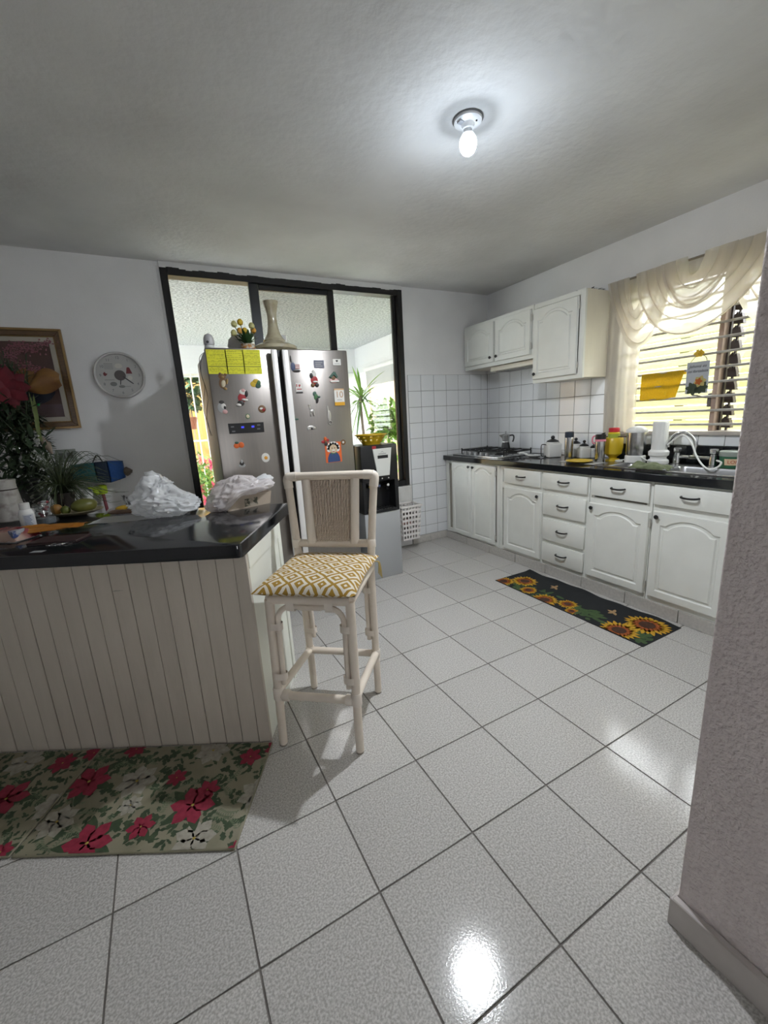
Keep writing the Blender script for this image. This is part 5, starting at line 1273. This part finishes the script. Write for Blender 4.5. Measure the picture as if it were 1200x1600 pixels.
for k in ('l', 'r'): obj('inner_post', B().tube([inner(k, ZB0), inner(k, 1.1)], R0 * 1.15, 12), M_wrap, stl)
wv = B()
for j in range(58):
    z = ZB0 + .022 + (1.096 - ZB0 - .022) * j / 57; a, c = inner('l', z), inner('r', z)
    wv.tube([a.lerp(c, t) + Vector((0, .005 * math.sin(math.pi * t) + .004, 0)) for t in (0, .25, .5, .75, 1)], .0026, 4, cap=False)
for i in range(13):
    t = .15 + .70 * i / 12; p0, p1 = inner('l', ZB0 + .012).lerp(inner('r', ZB0 + .012), t), inner('l', 1.1).lerp(inner('r', 1.1), t)
    for ph in (0, 1):
        wv.tube([p0.lerp(p1, k / 60) + Vector((.0034 * math.cos(math.pi * k / 2 + math.pi * ph), -.001 + .0032 * math.sin(math.pi * k / 2 + math.pi * ph), 0)) for k in range(61)], .0036, 5, cap=False)
obj('woven_panel', wv, M_weave, stl)
# seat cushion lying on the stool
def ikat():
    m = bpy.data.materials.new('ikat_cushion'); m.use_nodes = True; N = m.node_tree.nodes; L = m.node_tree.links; p = N['Principled BSDF']; p.inputs['Roughness'].default_value = .85
    tc = N.new('ShaderNodeTexCoord'); sp_ = N.new('ShaderNodeSeparateXYZ'); L.new(tc.outputs['Object'], sp_.inputs[0])
    def M(op, a, b=None):
        n = N.new('ShaderNodeMath'); n.operation = op
        for k, v in enumerate((a, b)):
            if v is None: continue
            if isinstance(v, (int, float)): n.inputs[k].default_value = v
            else: L.new(v, n.inputs[k])
        return n.outputs[0]
    nz = N.new('ShaderNodeTexNoise'); nz.inputs['Scale'].default_value = 25; L.new(tc.outputs['Object'], nz.inputs['Vector'])
    wob = M('MULTIPLY', M('SUBTRACT', nz.outputs[0], .5), .12)
    # stepped cloth: snap coordinates to a small weave so edges look knitted
    X = M('DIVIDE', sp_.outputs[0], .094); Y = M('DIVIDE', sp_.outputs[1], .094)
    row = M('MULTIPLY', M('FLOOR', Y), .5)
    fx = M('ABSOLUTE', M('SUBTRACT', M('FRACT', M('ADD', M('ADD', X, 20.25), 0.0)), .5)); fy = M('ABSOLUTE', M('SUBTRACT', M('FRACT', M('ADD', Y, 20.0)), .5))
    d = M('ADD', M('ADD', fx, fy), wob)
    ring = M('GREATER_THAN', M('FRACT', M('ADD', M('MULTIPLY', d, 3.1), .12)), .5)
    mx = N.new('ShaderNodeMix'); mx.data_type = 'RGBA'; L.new(ring, mx.inputs[0]); mx.inputs[6].default_value = (.66, .60, .50, 1); mx.inputs[7].default_value = (.33, .19, .02, 1)
    L.new(mx.outputs[2], p.inputs['Base Color'])
    bn = N.new('ShaderNodeTexNoise'); bn.inputs['Scale'].default_value = 350; L.new(tc.outputs['Object'], bn.inputs['Vector']); bm_ = N.new('ShaderNodeBump'); bm_.inputs['Strength'].default_value = .5; bm_.inputs['Distance'].default_value = .003
    L.new(bn.outputs[0], bm_.inputs['Height']); L.new(bm_.outputs[0], p.inputs['Normal'])
    MATS['ikat'] = m; return m
cu = thing('seat_cushion', 'mustard and white diamond-patterned cushion lying on the stool seat', 'cushion', (.519, 1.6475, SH + .0035), SA)
cs_ = B(); CW, CD, CH = .205, .225, .064
def cush(u, v):
    a, c = 2 * u - 1, 2 * v - 1
    e = (1 - abs(a) ** 4) * (1 - abs(c) ** 4)
    pull_ = 1 + .03 * (abs(a) * abs(c)) ** 3 - .03 * (1 - abs(a * c))
    return Vector((a * CW * pull_, c * CD * pull_, 0)), e
def ctop(u, v): p_, e = cush(u, v); return p_ + Vector((0, 0, .022 + (CH - .022) * e ** .4 + .004 * noise.noise(p_ * 14) * e))
def cbot(u, v): p_, e = cush(u, v); return p_ + Vector((0, 0, .022 - .022 * e ** .25))
cs_.grid(ctop, 32, 32); cs_.grid(cbot, 32, 32)
obj('cushion_cover', cs_, ikat(), cu, ang=2.0)
tf = B()
for sx_ in (-1, 1):
    for q in range(4): tf.tube(curve([(sx_ * CW * .98, CD * .8, .012), (sx_ * (CW + .012), CD * .82 + .01 * q, .006 - .004 * q), (sx_ * (CW + .008 + .004 * q), CD * .84 + .006 * q, -.05 - .01 * q)], 8), .0022, 5)
obj('tie_cords', tf, mat('tie_yellow', (.45, .34, .12), .9), cu)
# ================================================================== THINGS ON THE BAR TOP
def onbar(u, v): return onz(u, v, PT1)
M_bag = sheer('plastic_bag', (.90, .91, .92), .12, .4, .2)
M_bag2 = sheer('plastic_bag_pink', (.90, .85, .85), .26, .4, .2)
def crumple(f, nu, nv, amp, sc, seed):
    """closed blob surface with ridged folds"""
    b = B()
    def g(u, v):
        p = f(u, v); n1 = 1 - abs(noise.noise(p * sc + Vector((seed, 0, 0)))) * 2; n2 = 1 - abs(noise.noise(p * sc * 2.3 + Vector((0, seed, 0)))) * 2
        n3 = 1 - abs(noise.noise(p * sc * 5 + Vector((0, 0, seed)))) * 2
        d = Vector((p.x, p.y, (p.z - .06) * .6)); d = d.normalized() if d.length > 1e-6 else Vector((0, 0, 1))
        q = p + d * amp * (n1 * .5 + n2 * .42 + n3 * .28 - .35)
        q.z = max(q.z, .0015); return q
    b.grid(g, nu, nv, closed=True); return b
# large white carrier bag
pb_ = onbar(252, 809) + pdy * .05
bg1 = thing('plastic_bag', 'crumpled white plastic carrier bag on the bar top', 'bag', pb_, PA)
def f1(u, v):
    a = 2 * math.pi * u; t = v; prof = (math.sin(math.pi * min(1, t * .97 + .03)) ** .55); r = prof
    x = .165 * r * math.cos(a); y = .12 * r * math.sin(a); z = .155 * t + .012 * math.cos(a * 2) * t - .055 * t * ss(0, .16, x) 
    z += .07 * t * math.exp(-((x + .035) / .05) ** 2) * ss(.5, 1, t)
    return Vector((x, y, z))
obj('bag_film', crumple(f1, 110, 60, .042, 11, 3.3), M_bag, bg1, ang=1.2)
def flap(u, v):
    x = lerp(-.05, .03, u); z = .15 + .085 * v - .03 * v * v; return Vector((x + .03 * v + .01 * math.sin(9 * v), -.03 + .035 * math.sin(u * 7) + .02 * v, z - .05 * abs(u - .4)))
obj('handle_loop', B().grid(flap, 14, 10), M_bag, bg1)
obj('printed_logo', B().grid(lambda u, v: Vector((-.150 + .05 * u - .012 * v, -.085 - .03 * u, .085 + .05 * v)), 4, 4), mat('bag_print', (.12, .12, .12), .6, var=(50, .45, .55), col2=(.7, .7, .7)), bg1)
# box with thin bag over it
pb2 = onbar(378, 793) + pdy * .04
bx2 = thing('paper_tray', 'beige cardboard tray wrapped in a thin plastic bag', 'tray', pb2, math.radians(18))
obj('tray_body', B().prism([(-.125, 0), (.125, 0), (.14, .07), (-.14, .07)], -.065, .075, 'xz', .004), mat('kraft', (.42, .35, .28), .8, var=(8, .3, .7), col2=(.36, .29, .23)), bx2)
obj('tray_print', B().grid(lambda u, v: Vector((lerp(-.03, .05, u), -.0665, lerp(.008, .05, v))), 3, 3), mat('tray_print', (.06, .06, .04), .7, var=(40, .45, .55), col2=(.35, .3, .24)), bx2)
bg2 = thing('thin_plastic_bag', 'thin pinkish plastic bag gathered over the cardboard tray', 'bag', pb2 + Vector((-.01, .0, .002)), math.radians(18))
def f2(u, v):
    a = 2 * math.pi * u; r = math.sin(math.pi * min(1, v * .95 + .05)) ** .5
    x = .175 * r * math.cos(a); y = .105 * r * math.sin(a); z = .062 + .085 * v - .095 * (1 - v) * ss(-.02, -.13, x) - .02 * ss(-.08, -.17, x)
    return Vector((x, y, z))
obj('bag_film', crumple(f2, 100, 44, .045, 12, 8.1), M_bag2, bg2, ang=1.2)
obj('tied_ear', crumple(lambda u, v: Vector((.15 + .055 * math.sin(math.pi * v) * math.cos(2 * math.pi * u), .035 * math.sin(math.pi * v) * math.sin(2 * math.pi * u), .10 + .06 * v)), 40, 20, .018, 26, 1.1), M_bag, bg2, ang=1.2)
# paper sheet with mango pieces in a packet
p = onbar(195, 812) + pdy * .03
tag(obj('paper_sheet', B().grid(lambda u, v: Vector((lerp(-.16, .16, u), lerp(-.08, .09, v), .001 + .004 * max(0, noise.noise(Vector((u * 4, v * 4, 0)))))), 20, 12, thick=.0006), mat('grey_paper', (.5, .5, .49), .7), None, p, (0, 0, PA + .15)), 'flat grey-white paper sheet lying under the carrier bag', 'paper')
p = onbar(190, 806) + pdy * .04
mg = thing('fruit_packet', 'brown packet of yellow dried fruit beside the carrier bag', 'packet', p + Vector((0, 0, .006)), PA + .2)
obj('packet', crumple(lambda u, v: Vector((.09 * math.sin(math.pi * v) ** .6 * math.cos(2 * math.pi * u), .045 * math.sin(math.pi * v) ** .6 * math.sin(2 * math.pi * u), .028 * v)), 36, 16, .01, 30, 5), mat('packet_brown', (.16, .10, .07), .5), mg)
obj('yellow_fruit', B().sphere((.0, .01, .026), .03, 16, 8, 1.8, .9, .6), mat('fruit_yellow', (.45, .28, .02), .45), mg)
obj('white_tag', B().grid(lambda u, v: Vector((-.09 + .03 * v + .012 * u, lerp(-.05, .03, u), .01 + .03 * v)), 6, 6, thick=.001), M_wpl, mg)
# fruit dish
p = onbar(112, 806) + pdy * .02
fd = thing('fruit_dish', 'shallow oval dish on the bar holding fruit', 'dish', p, PA + .25)
obj('dish_body', B().lathe([(.06, 0), (.10, .006), (.15, .024), (.152, .028), (.146, .027), (.09, .012), (.001, .009)], n=36, sy=.62), mat('dish_tan', (.34, .30, .19), .4), fd)
def fruit(nm, label, dx, dy, r, m, sx=1, sz=1):
    c = p + Vector((dx * math.cos(PA + .25) - dy * math.sin(PA + .25), dx * math.sin(PA + .25) + dy * math.cos(PA + .25), .012 + r * sz))
    t = thing(nm, label, 'fruit', c - Vector((0, 0, r * sz)))
    b = B().sphere((0, 0, r * sz), r, 20, 12, sx, 1, sz)
    for v in b.bm.verts: v.co.x *= 1 + .08 * noise.noise(v.co * 20)
    obj('flesh', b, m, t, rot=(0, 0, .3)); obj('stalk', B().tube([(0, 0, 2 * r * sz - .003), (.002, 0, 2 * r * sz + .007)], .002, 6), M_trunk, t)
fruit('green_mango', 'large yellow-green mango at the right of the fruit dish', .06, .0, .048, mat('mango_green', (.10, .11, .02), .4, var=(12, .3, .7), col2=(.16, .15, .03)), 1.35, .8)
fruit('lime', 'small green lime in the middle of the fruit dish', -.025, -.025, .024, mat('lime_green', (.10, .12, .02), .4))
fruit('orange', 'dull orange fruit at the left of the fruit dish', -.075, -.01, .030, mat('fruit_orange', (.28, .14, .03), .5))
# medicine bottle
p = onbar(47, 826)
mb = thing('pill_bottle', 'white pill bottle with white cap at the left of the bar', 'bottle', p, PA - .1)
obj('bottle_body', B().lathe([(.028, 0), (.031, .004), (.031, .082), (.026, .094), (.018, .1)], n=28), M_wpl, mb)
obj('cap', B().lathe([(.02, .1), (.021, .104), (.021, .128), (.018, .131), (.001, .131)], n=24), M_wcer, mb)
lb_ = B().grid(lambda u, v: Vector((.0315 * math.cos(math.radians(lerp(-75, 10, u))), .0315 * math.sin(math.radians(lerp(-75, 10, u))), lerp(.02, .076, v))), 10, 2)
obj('label', lb_, mat('pill_label', (.55, .57, .6), .5), mb)
ln = B()
for k in range(7): ln.grid(lambda u, v, k=k: Vector((.0319 * math.cos(math.radians(lerp(-65, -10 - 6 * (k % 3), u))), .0319 * math.sin(math.radians(lerp(-65, -10 - 6 * (k % 3), u))), .024 + .007 * k + .003 * v)), 6, 1)
obj('label_print', ln, mat('label_blue', (.08, .11, .2), .6), mb)
# tall white jug behind
p = onbar(13, 815) + pdy * .03
jg = thing('white_jug', 'tall white mottled jug at the left edge of the picture', 'jug', p)
obj('jug_body', B().lathe([(.06, 0), (.066, .006), (.064, .06), (.055, .14), (.05, .2), (.053, .225), (.049, .224), (.046, .2), (.001, .17)], n=32), mat('mottled_white', (.42, .40, .37), .4, var=(22, .5, .7), col2=(.24, .21, .19)), jg)
obj('band', B().lathe([(.0535, .17), (.0545, .173), (.053, .176)], n=32, cap=False), M_mech, jg)
# glass jar with sweets
p = onbar(72, 818) + pdy * .01
gj = thing('sweet_jar', 'clear jar of wrapped sweets beside the pill bottle', 'jar', p)
obj('jar_glass', B().lathe([(.036, 0), (.04, .004), (.04, .09), (.036, .1), (.038, .11)], n=24, cap=False), glass('jar_clear', (.8, .82, .83), .12), gj)
obj('jar_base', B().lathe([(.036, 0), (.039, .003), (.039, .03), (.001, .031)], n=24), mat('jar_foot', (.26, .28, .3), .3), gj)
rnd = random.Random(9); cols = [mat('sweet_red', (.25, .02, .03), .3), mat('sweet_silver', (.5, .5, .5), .25, metal=.8), mat('sweet_white', (.5, .48, .45), .4), mat('sweet_dark', (.06, .03, .03), .3)]
for k in range(22):
    a = rnd.uniform(0, 6.28); r = rnd.uniform(.004, .026); obj('sweet', B().sphere((r * math.cos(a), r * math.sin(a), .04 + .0035 * k), .0105, 8, 6, 1.2, .8, .8), cols[k % 4], gj)
# sweets/foil packets in front
p = onbar(15, 843)
fk = thing('snack_packet', 'red and white foil snack packet at the left front of the bar', 'packet', p, PA - .1)
def pk(u, v):
    a, c = 2 * u - 1, 2 * v - 1; e = (1 - a ** 4) * (1 - c ** 4); return Vector((a * .1, c * .065, .006 + .045 * e ** .7 + .006 * noise.noise(Vector((a * 5, c * 5, 1)))))
obj('foil', B().grid(pk, 24, 18), mat('foil_red', (.20, .02, .03), .25, var=(7, .42, .58), col2=(.36, .24, .19), spec=.8), fk)
obj('underside', B().box(-.095, .095, -.06, .06, 0, .007, .003), mat('foil_white', (.42, .38, .38), .35), fk)
obj('torn_corner', B().prism([(.055, -.045), (.1, -.066), (.078, .01)], .022, .05, 'xy'), mat('foil_blue', (.4, .42, .45), .3, var=(30, .45, .55), col2=(.04, .07, .2)), fk)
# orange envelope and spectacles
p = onbar(85, 833) + pdy * .0
ev = tag(obj('orange_envelope', B().grid(lambda u, v: Vector((lerp(-.12, .13, u) , lerp(-.06, .06, v) * (1 - .5 * ss(.5, 1, u)), .014 + .022 * math.sin(math.pi * v) * (1 - .6 * u) + .008 * noise.noise(Vector((u * 5, v * 4, 3))))), 24, 14, thick=.002), mat('orange_foil', (.40, .16, .02), .35, var=(6, .3, .7), col2=(.26, .09, .01)), None, p + Vector((0, 0, .012)), (0, 0, PA + .35)), 'crinkled orange wrapper lying on the bar in front of the pill bottle', 'wrapper')
p = onbar(95, 847)
kb = thing('dark_notebook', 'dark flat notebook lying under the orange wrapper', 'notebook', p + pdy * .02, PA + .1)
obj('cover', B().box(-.12, .08, -.05, .06, 0, .011, .002), mat('notebook_dark', (.03, .012, .012), .5), kb)
ks = thing('key_bunch', 'small bunch of keys with silver tag near the bar edge', 'keys', onbar(98, 851), PA)
obj('key_ring', B().tube([(.016 * math.cos(a * math.pi / 8) - .03, .016 * math.sin(a * math.pi / 8), .003) for a in range(16)], .0018, 6, closed=True), M_chrome, ks)
for k in range(3):
    a = -.4 + .4 * k; obj('key', B().prism([(0, -.008), (.014, -.008), (.018, -.003), (.055, -.003), (.058, 0), (.055, .003), (.018, .003), (.014, .008), (0, .008)], .001 + .002 * k, .003 + .002 * k, 'xy'), M_chrome, ks, (-.015, 0, 0), (0, 0, a))
obj('tag', B().prism(circle(.014, 16, -.055, 0), .001, .004, 'xy'), M_steel, ks)
tag(obj('paper_slip', B().box(-.025, .025, -.012, .012, 0, .0008), mat('slip_grey', (.3, .3, .3), .6), None, onbar(59, 862), (0, 0, PA)), 'tiny pale paper slip at the front edge of the bar', 'paper')

# ---- grass-like plant in a dark pot
p = onbar(92, 796) + pdy * .06
gp = thing('grass_plant', 'dark arching grass-leaved pot plant behind the fruit dish', 'plant', p)
obj('pot', B().lathe([(.045, 0), (.06, .08), (.064, .08), (.064, .095), (.054, .095), (.05, .08)], n=20), mat('dark_pot', (.03, .022, .018), .6), gp)
M_grass = mat('grass_leaf', (.035, .055, .022), .5, var=(20, .3, .7), col2=(.06, .075, .03))
rnd = random.Random(31); gb = B()
for k in range(260):
    a = rnd.uniform(0, 6.28); r = rnd.uniform(.08, .36) if math.cos(a + .2) > .1 else rnd.uniform(.06, .2); h = rnd.uniform(-.06, .2) if k % 2 else rnd.uniform(-.16, .02)
    pts = curve([(0, 0, .08), (r * .3 * math.cos(a), r * .3 * math.sin(a), .15 + max(h, 0) * .6), (r * .7 * math.cos(a), r * .7 * math.sin(a), .16 + h), (r * math.cos(a), r * math.sin(a), max(.13 + h * .85, .004))], 8)
    gb.tube(pts, [.0034 * (1 - .75 * i / 8) for i in range(9)], 3, cap=False)
obj('grass_leaves', gb, M_grass, gp, kind='stuff')
# small white cup behind the fruit
p2 = onbar(127, 785) + pdy * .06
tag(obj('white_cup', B().lathe([(.026, 0), (.036, .02), (.04, .075), (.037, .074), (.032, .02), (.001, .01)], n=24), M_wcer, None, p2), 'small white cup behind the mango', 'cup')

# ---- big christmas arrangement
c0 = onbar(22, 800) + pdy * .16
DEP = c0.y
def A(u, v, dy=0.0): return ony(u, v, DEP + dy) - c0
fa = thing('flower_arrangement', 'tall christmas arrangement of red poinsettia, fern and dried leaves in a dark speckled vase', 'flower arrangement', c0)
obj('vase', B().lathe([(.06, 0), (.075, .01), (.08, .1), (.065, .17), (.07, .19), (.062, .188), (.05, .15)], n=28), mat('dark_vase', (.05, .05, .05), .3, var=(40, .55, .62), col2=(.4, .4, .38)), fa)
M_fern = mat('fern_dark', (.022, .045, .022), .6, var=(20, .3, .7), col2=(.045, .07, .03)); M_stalk = mat('stalk_green', (.12, .16, .04), .5); M_prd = mat('poinsettia_red', (.16, .008, .018), .6, var=(20, .3, .7), col2=(.09, .004, .012)); M_pnk = mat('sprig_pink', (.24, .085, .105), .6); M_dry = mat('dried_leaf', (.24, .12, .03), .6, var=(14, .3, .7), col2=(.15, .06, .02)); M_ball = mat('silver_ball', (.6, .6, .6), .1, metal=1)
top_ = Vector((0, 0, .18)); rnd = random.Random(40)
stb = B()
# dense dark mass of foliage
fb = B()
for k in range(1100):
    t = rnd.random(); z = .12 + .56 * t; r = rnd.uniform(.02, .19) * (1 - .35 * t); a = rnd.uniform(0, 6.28)
    b0 = Vector((r * math.cos(a), r * math.sin(a), z)); e = Vector((math.cos(a) + rnd.gauss(0, .5), math.sin(a) + rnd.gauss(0, .5), rnd.gauss(.0, .7))).normalized()
    blade(fb, b0, b0 + e * rnd.uniform(.04, .1), rnd.uniform(.012, .03), n=3)
obj('foliage', fb, M_fern, fa, kind='stuff')
for (u, v, L_) in ((22, 585, .11), (38, 592, .09), (8, 578, .1)):
    c = A(u, v, -.05); pb_2 = B()
    for q in range(46):
        a = rnd.uniform(0, 6.28); e = Vector((math.cos(a), rnd.gauss(0, .5), math.sin(a))); blade(pb_2, c, c + e * L_ * rnd.uniform(.6, 1), .005, n=2)
    obj('pine_sprig', pb_2, mat('pine_green', (.05, .085, .04), .6), fa); stb.tube(curve([top_, c * .6 + Vector((0, .03, .1)), c], 8), .004, 5)
for (u, v, R, n_) in ((12, 606, .13, 9), (2, 600, .12, 8)):
    c = A(u, v, -.09); pf_ = B()
    for q in range(n_):
        a = q * 6.283 / n_; e = Vector((math.cos(a), -.25 + .2 * (q % 2), math.sin(a))); blade(pf_, c, c + e * R * rnd.uniform(.75, 1.05), R * .55, n=5, side=Vector((-math.sin(a), 0, math.cos(a))))
    obj('poinsettia', pf_, M_prd, fa); stb.tube(curve([top_, c * .5 + Vector((0, .05, .12)), c], 8), .004, 5)
for (pts) in ([(0, 572), (20, 580), (48, 570), (78, 588)], [(4, 548), (22, 540), (40, 538)], [(10, 556), (36, 548), (58, 550)], [(40, 545), (66, 538), (80, 534)], [(18, 560), (45, 575), (60, 582), (76, 592)]):
    cs2 = curve([A(u, v, -.03) for u, v in pts], 26); sb2 = B(); sb2.tube(cs2, .0018, 4)
    for c in cs2:
        for q in range(3): sb2.sphere(c + Vector((rnd.gauss(0, .012), rnd.gauss(0, .012), rnd.gauss(0, .012))), rnd.uniform(.003, .0055), 6, 4)
    obj('berry_sprig', sb2, M_pnk, fa); stb.tube(curve([top_, cs2[0] * .6 + Vector((0, .05, .1)), cs2[0]], 8), .003, 5)
dl = B(); c = A(62, 602, -.08)
def dleaf(u, v):
    a = lerp(-.5, .5, u); return c + Vector((lerp(-.075, .11, v) + .0, -.05 * math.cos(a * 3) + .02, a * .15 * math.sin(math.pi * (.15 + .85 * (1 - v))) + .03 * math.sin(v * 2.5) + .045 * v - .03))
dl.grid(dleaf, 10, 14, thick=.0015); obj('dried_leaf', dl, M_dry, fa)
for pts, wd in (([(62, 690), (57, 650), (52, 615)], .022), ([(66, 690), (52, 640), (45, 612)], .014)):
    q0, q1 = A(*pts[0], -.1), A(*pts[-1], -.09); b = B(); blade(b, q0, q1, wd, n=6, side=Vector((1, 0, .1))); obj('stalk_leaf', b, M_stalk, fa)
b = B(); blade(b, A(52, 705, -.11), A(-12, 638, -.11), .045, n=8, side=Vector((.6, 0, -.8))); obj('broad_leaf', b, mat('broad_green', (.035, .055, .02), .5), fa)
obj('silver_ornament', B().sphere(A(24, 701, -.12), .026, 24, 14), M_ball, fa)
c = A(24, 701, -.12); obj('ornament_cap', B().tube([c + Vector((0, 0, .024)), c + Vector((0, 0, .034))], .006, 8), M_mech, fa)
obj('green_bauble', B().sphere(A(60, 632, -.1), .008, 12, 8), mat('bauble_green', (.01, .25, .06), .15, metal=.5), fa)
wf_ = B()
for k in range(22):
    cc = A(56 + rnd.gauss(0, 6), 688 + rnd.gauss(0, 6), -.1); wf_.sphere(cc, rnd.uniform(.004, .008), 6, 4)
obj('white_blossom', wf_, mat('blossom_white', (.38, .38, .35), .6), fa)
cn_ = B(); cc = A(72, 695, -.06); cn_.tube([cc + Vector((-.02, 0, .05)), cc + Vector((.005, 0, 0)), cc + Vector((.02, 0, -.06))], [.012, .024, .006], 10); obj('brown_husk', cn_, M_trunk, fa)
obj('stems', stb, M_fern, fa)

# ---- things behind the bar, against the back wall
q = ony(155, 735, YB - .06)
ub = thing('cloth_bag', 'teal and blue cloth bag hanging on the wall behind the bar', 'bag', (q.x, YB - .002, q.z))
for k, (x0, x1, z00, z01, z10, z11, m) in enumerate(((-.17, -.02, -.05, .055, -.085, .06, 'teal'), (-.02, .06, -.085, .06, -.095, .062, 'navy'), (.06, .155, -.095, .062, -.07, .055, 'blue'))):
    bb2 = B().prism([(x0, z00), (x1, z10), (x1, z11), (x0, z01)], -.022, -.1, 'xz', .018, 3)
    obj('cloth_panel', bb2, mat('cloth_' + m, {'teal': (.012, .085, .09), 'navy': (.008, .02, .04), 'blue': (.015, .07, .24)}[m], .75, bump=(30, .4, .02)), ub)
obj('hanging_loop', B().tube(curve([(-.03, -.05, .06), (0, -.02, .11), (.03, -.05, .06)], 10), .004, 6), M_mech, ub); obj('hook', B().tube([(0, 0, .112), (0, -.03, .108)], .005, 6), M_steel, ub)
obj('frayed_end', crumple(lambda u, v: Vector((.165 + .035 * math.sin(math.pi * v) * math.cos(6.283 * u), -.06 + .035 * math.sin(math.pi * v) * math.sin(6.283 * u), .005 + .07 * v)), 24, 14, .018, 40, 2), mat('frayed_beige', (.2, .16, .13), .9), ub, (0, 0, -.065))
q = ony(158, 767, YB - .10)
mp = thing('mop', 'mop with lime green clamp and thin red handle leaning at the back wall', 'mop', (q.x + .06, YB - .22, 0))
L0 = Vector((0, 0, .0)); L1 = Vector((q.x, YB - .04, q.z)) - mp.location
obj('handle', B().tube([L0, L1], .011, 10), mat('mop_red', (.25, .05, .06), .4), mp)
obj('clamp', B().lathe([(.028, -.03), (.034, -.02), (.034, .03), (.022, .036), (.02, .03)], L1, 16).box(L1.x - .1, L1.x - .02, L1.y - .02, L1.y + .01, L1.z - .005, L1.z + .03, .006).sphere(L1 + Vector((-.035, -.02, -.012)), .02, 12, 8), mat('lime_plastic', (.45, .6, .02), .4), mp)
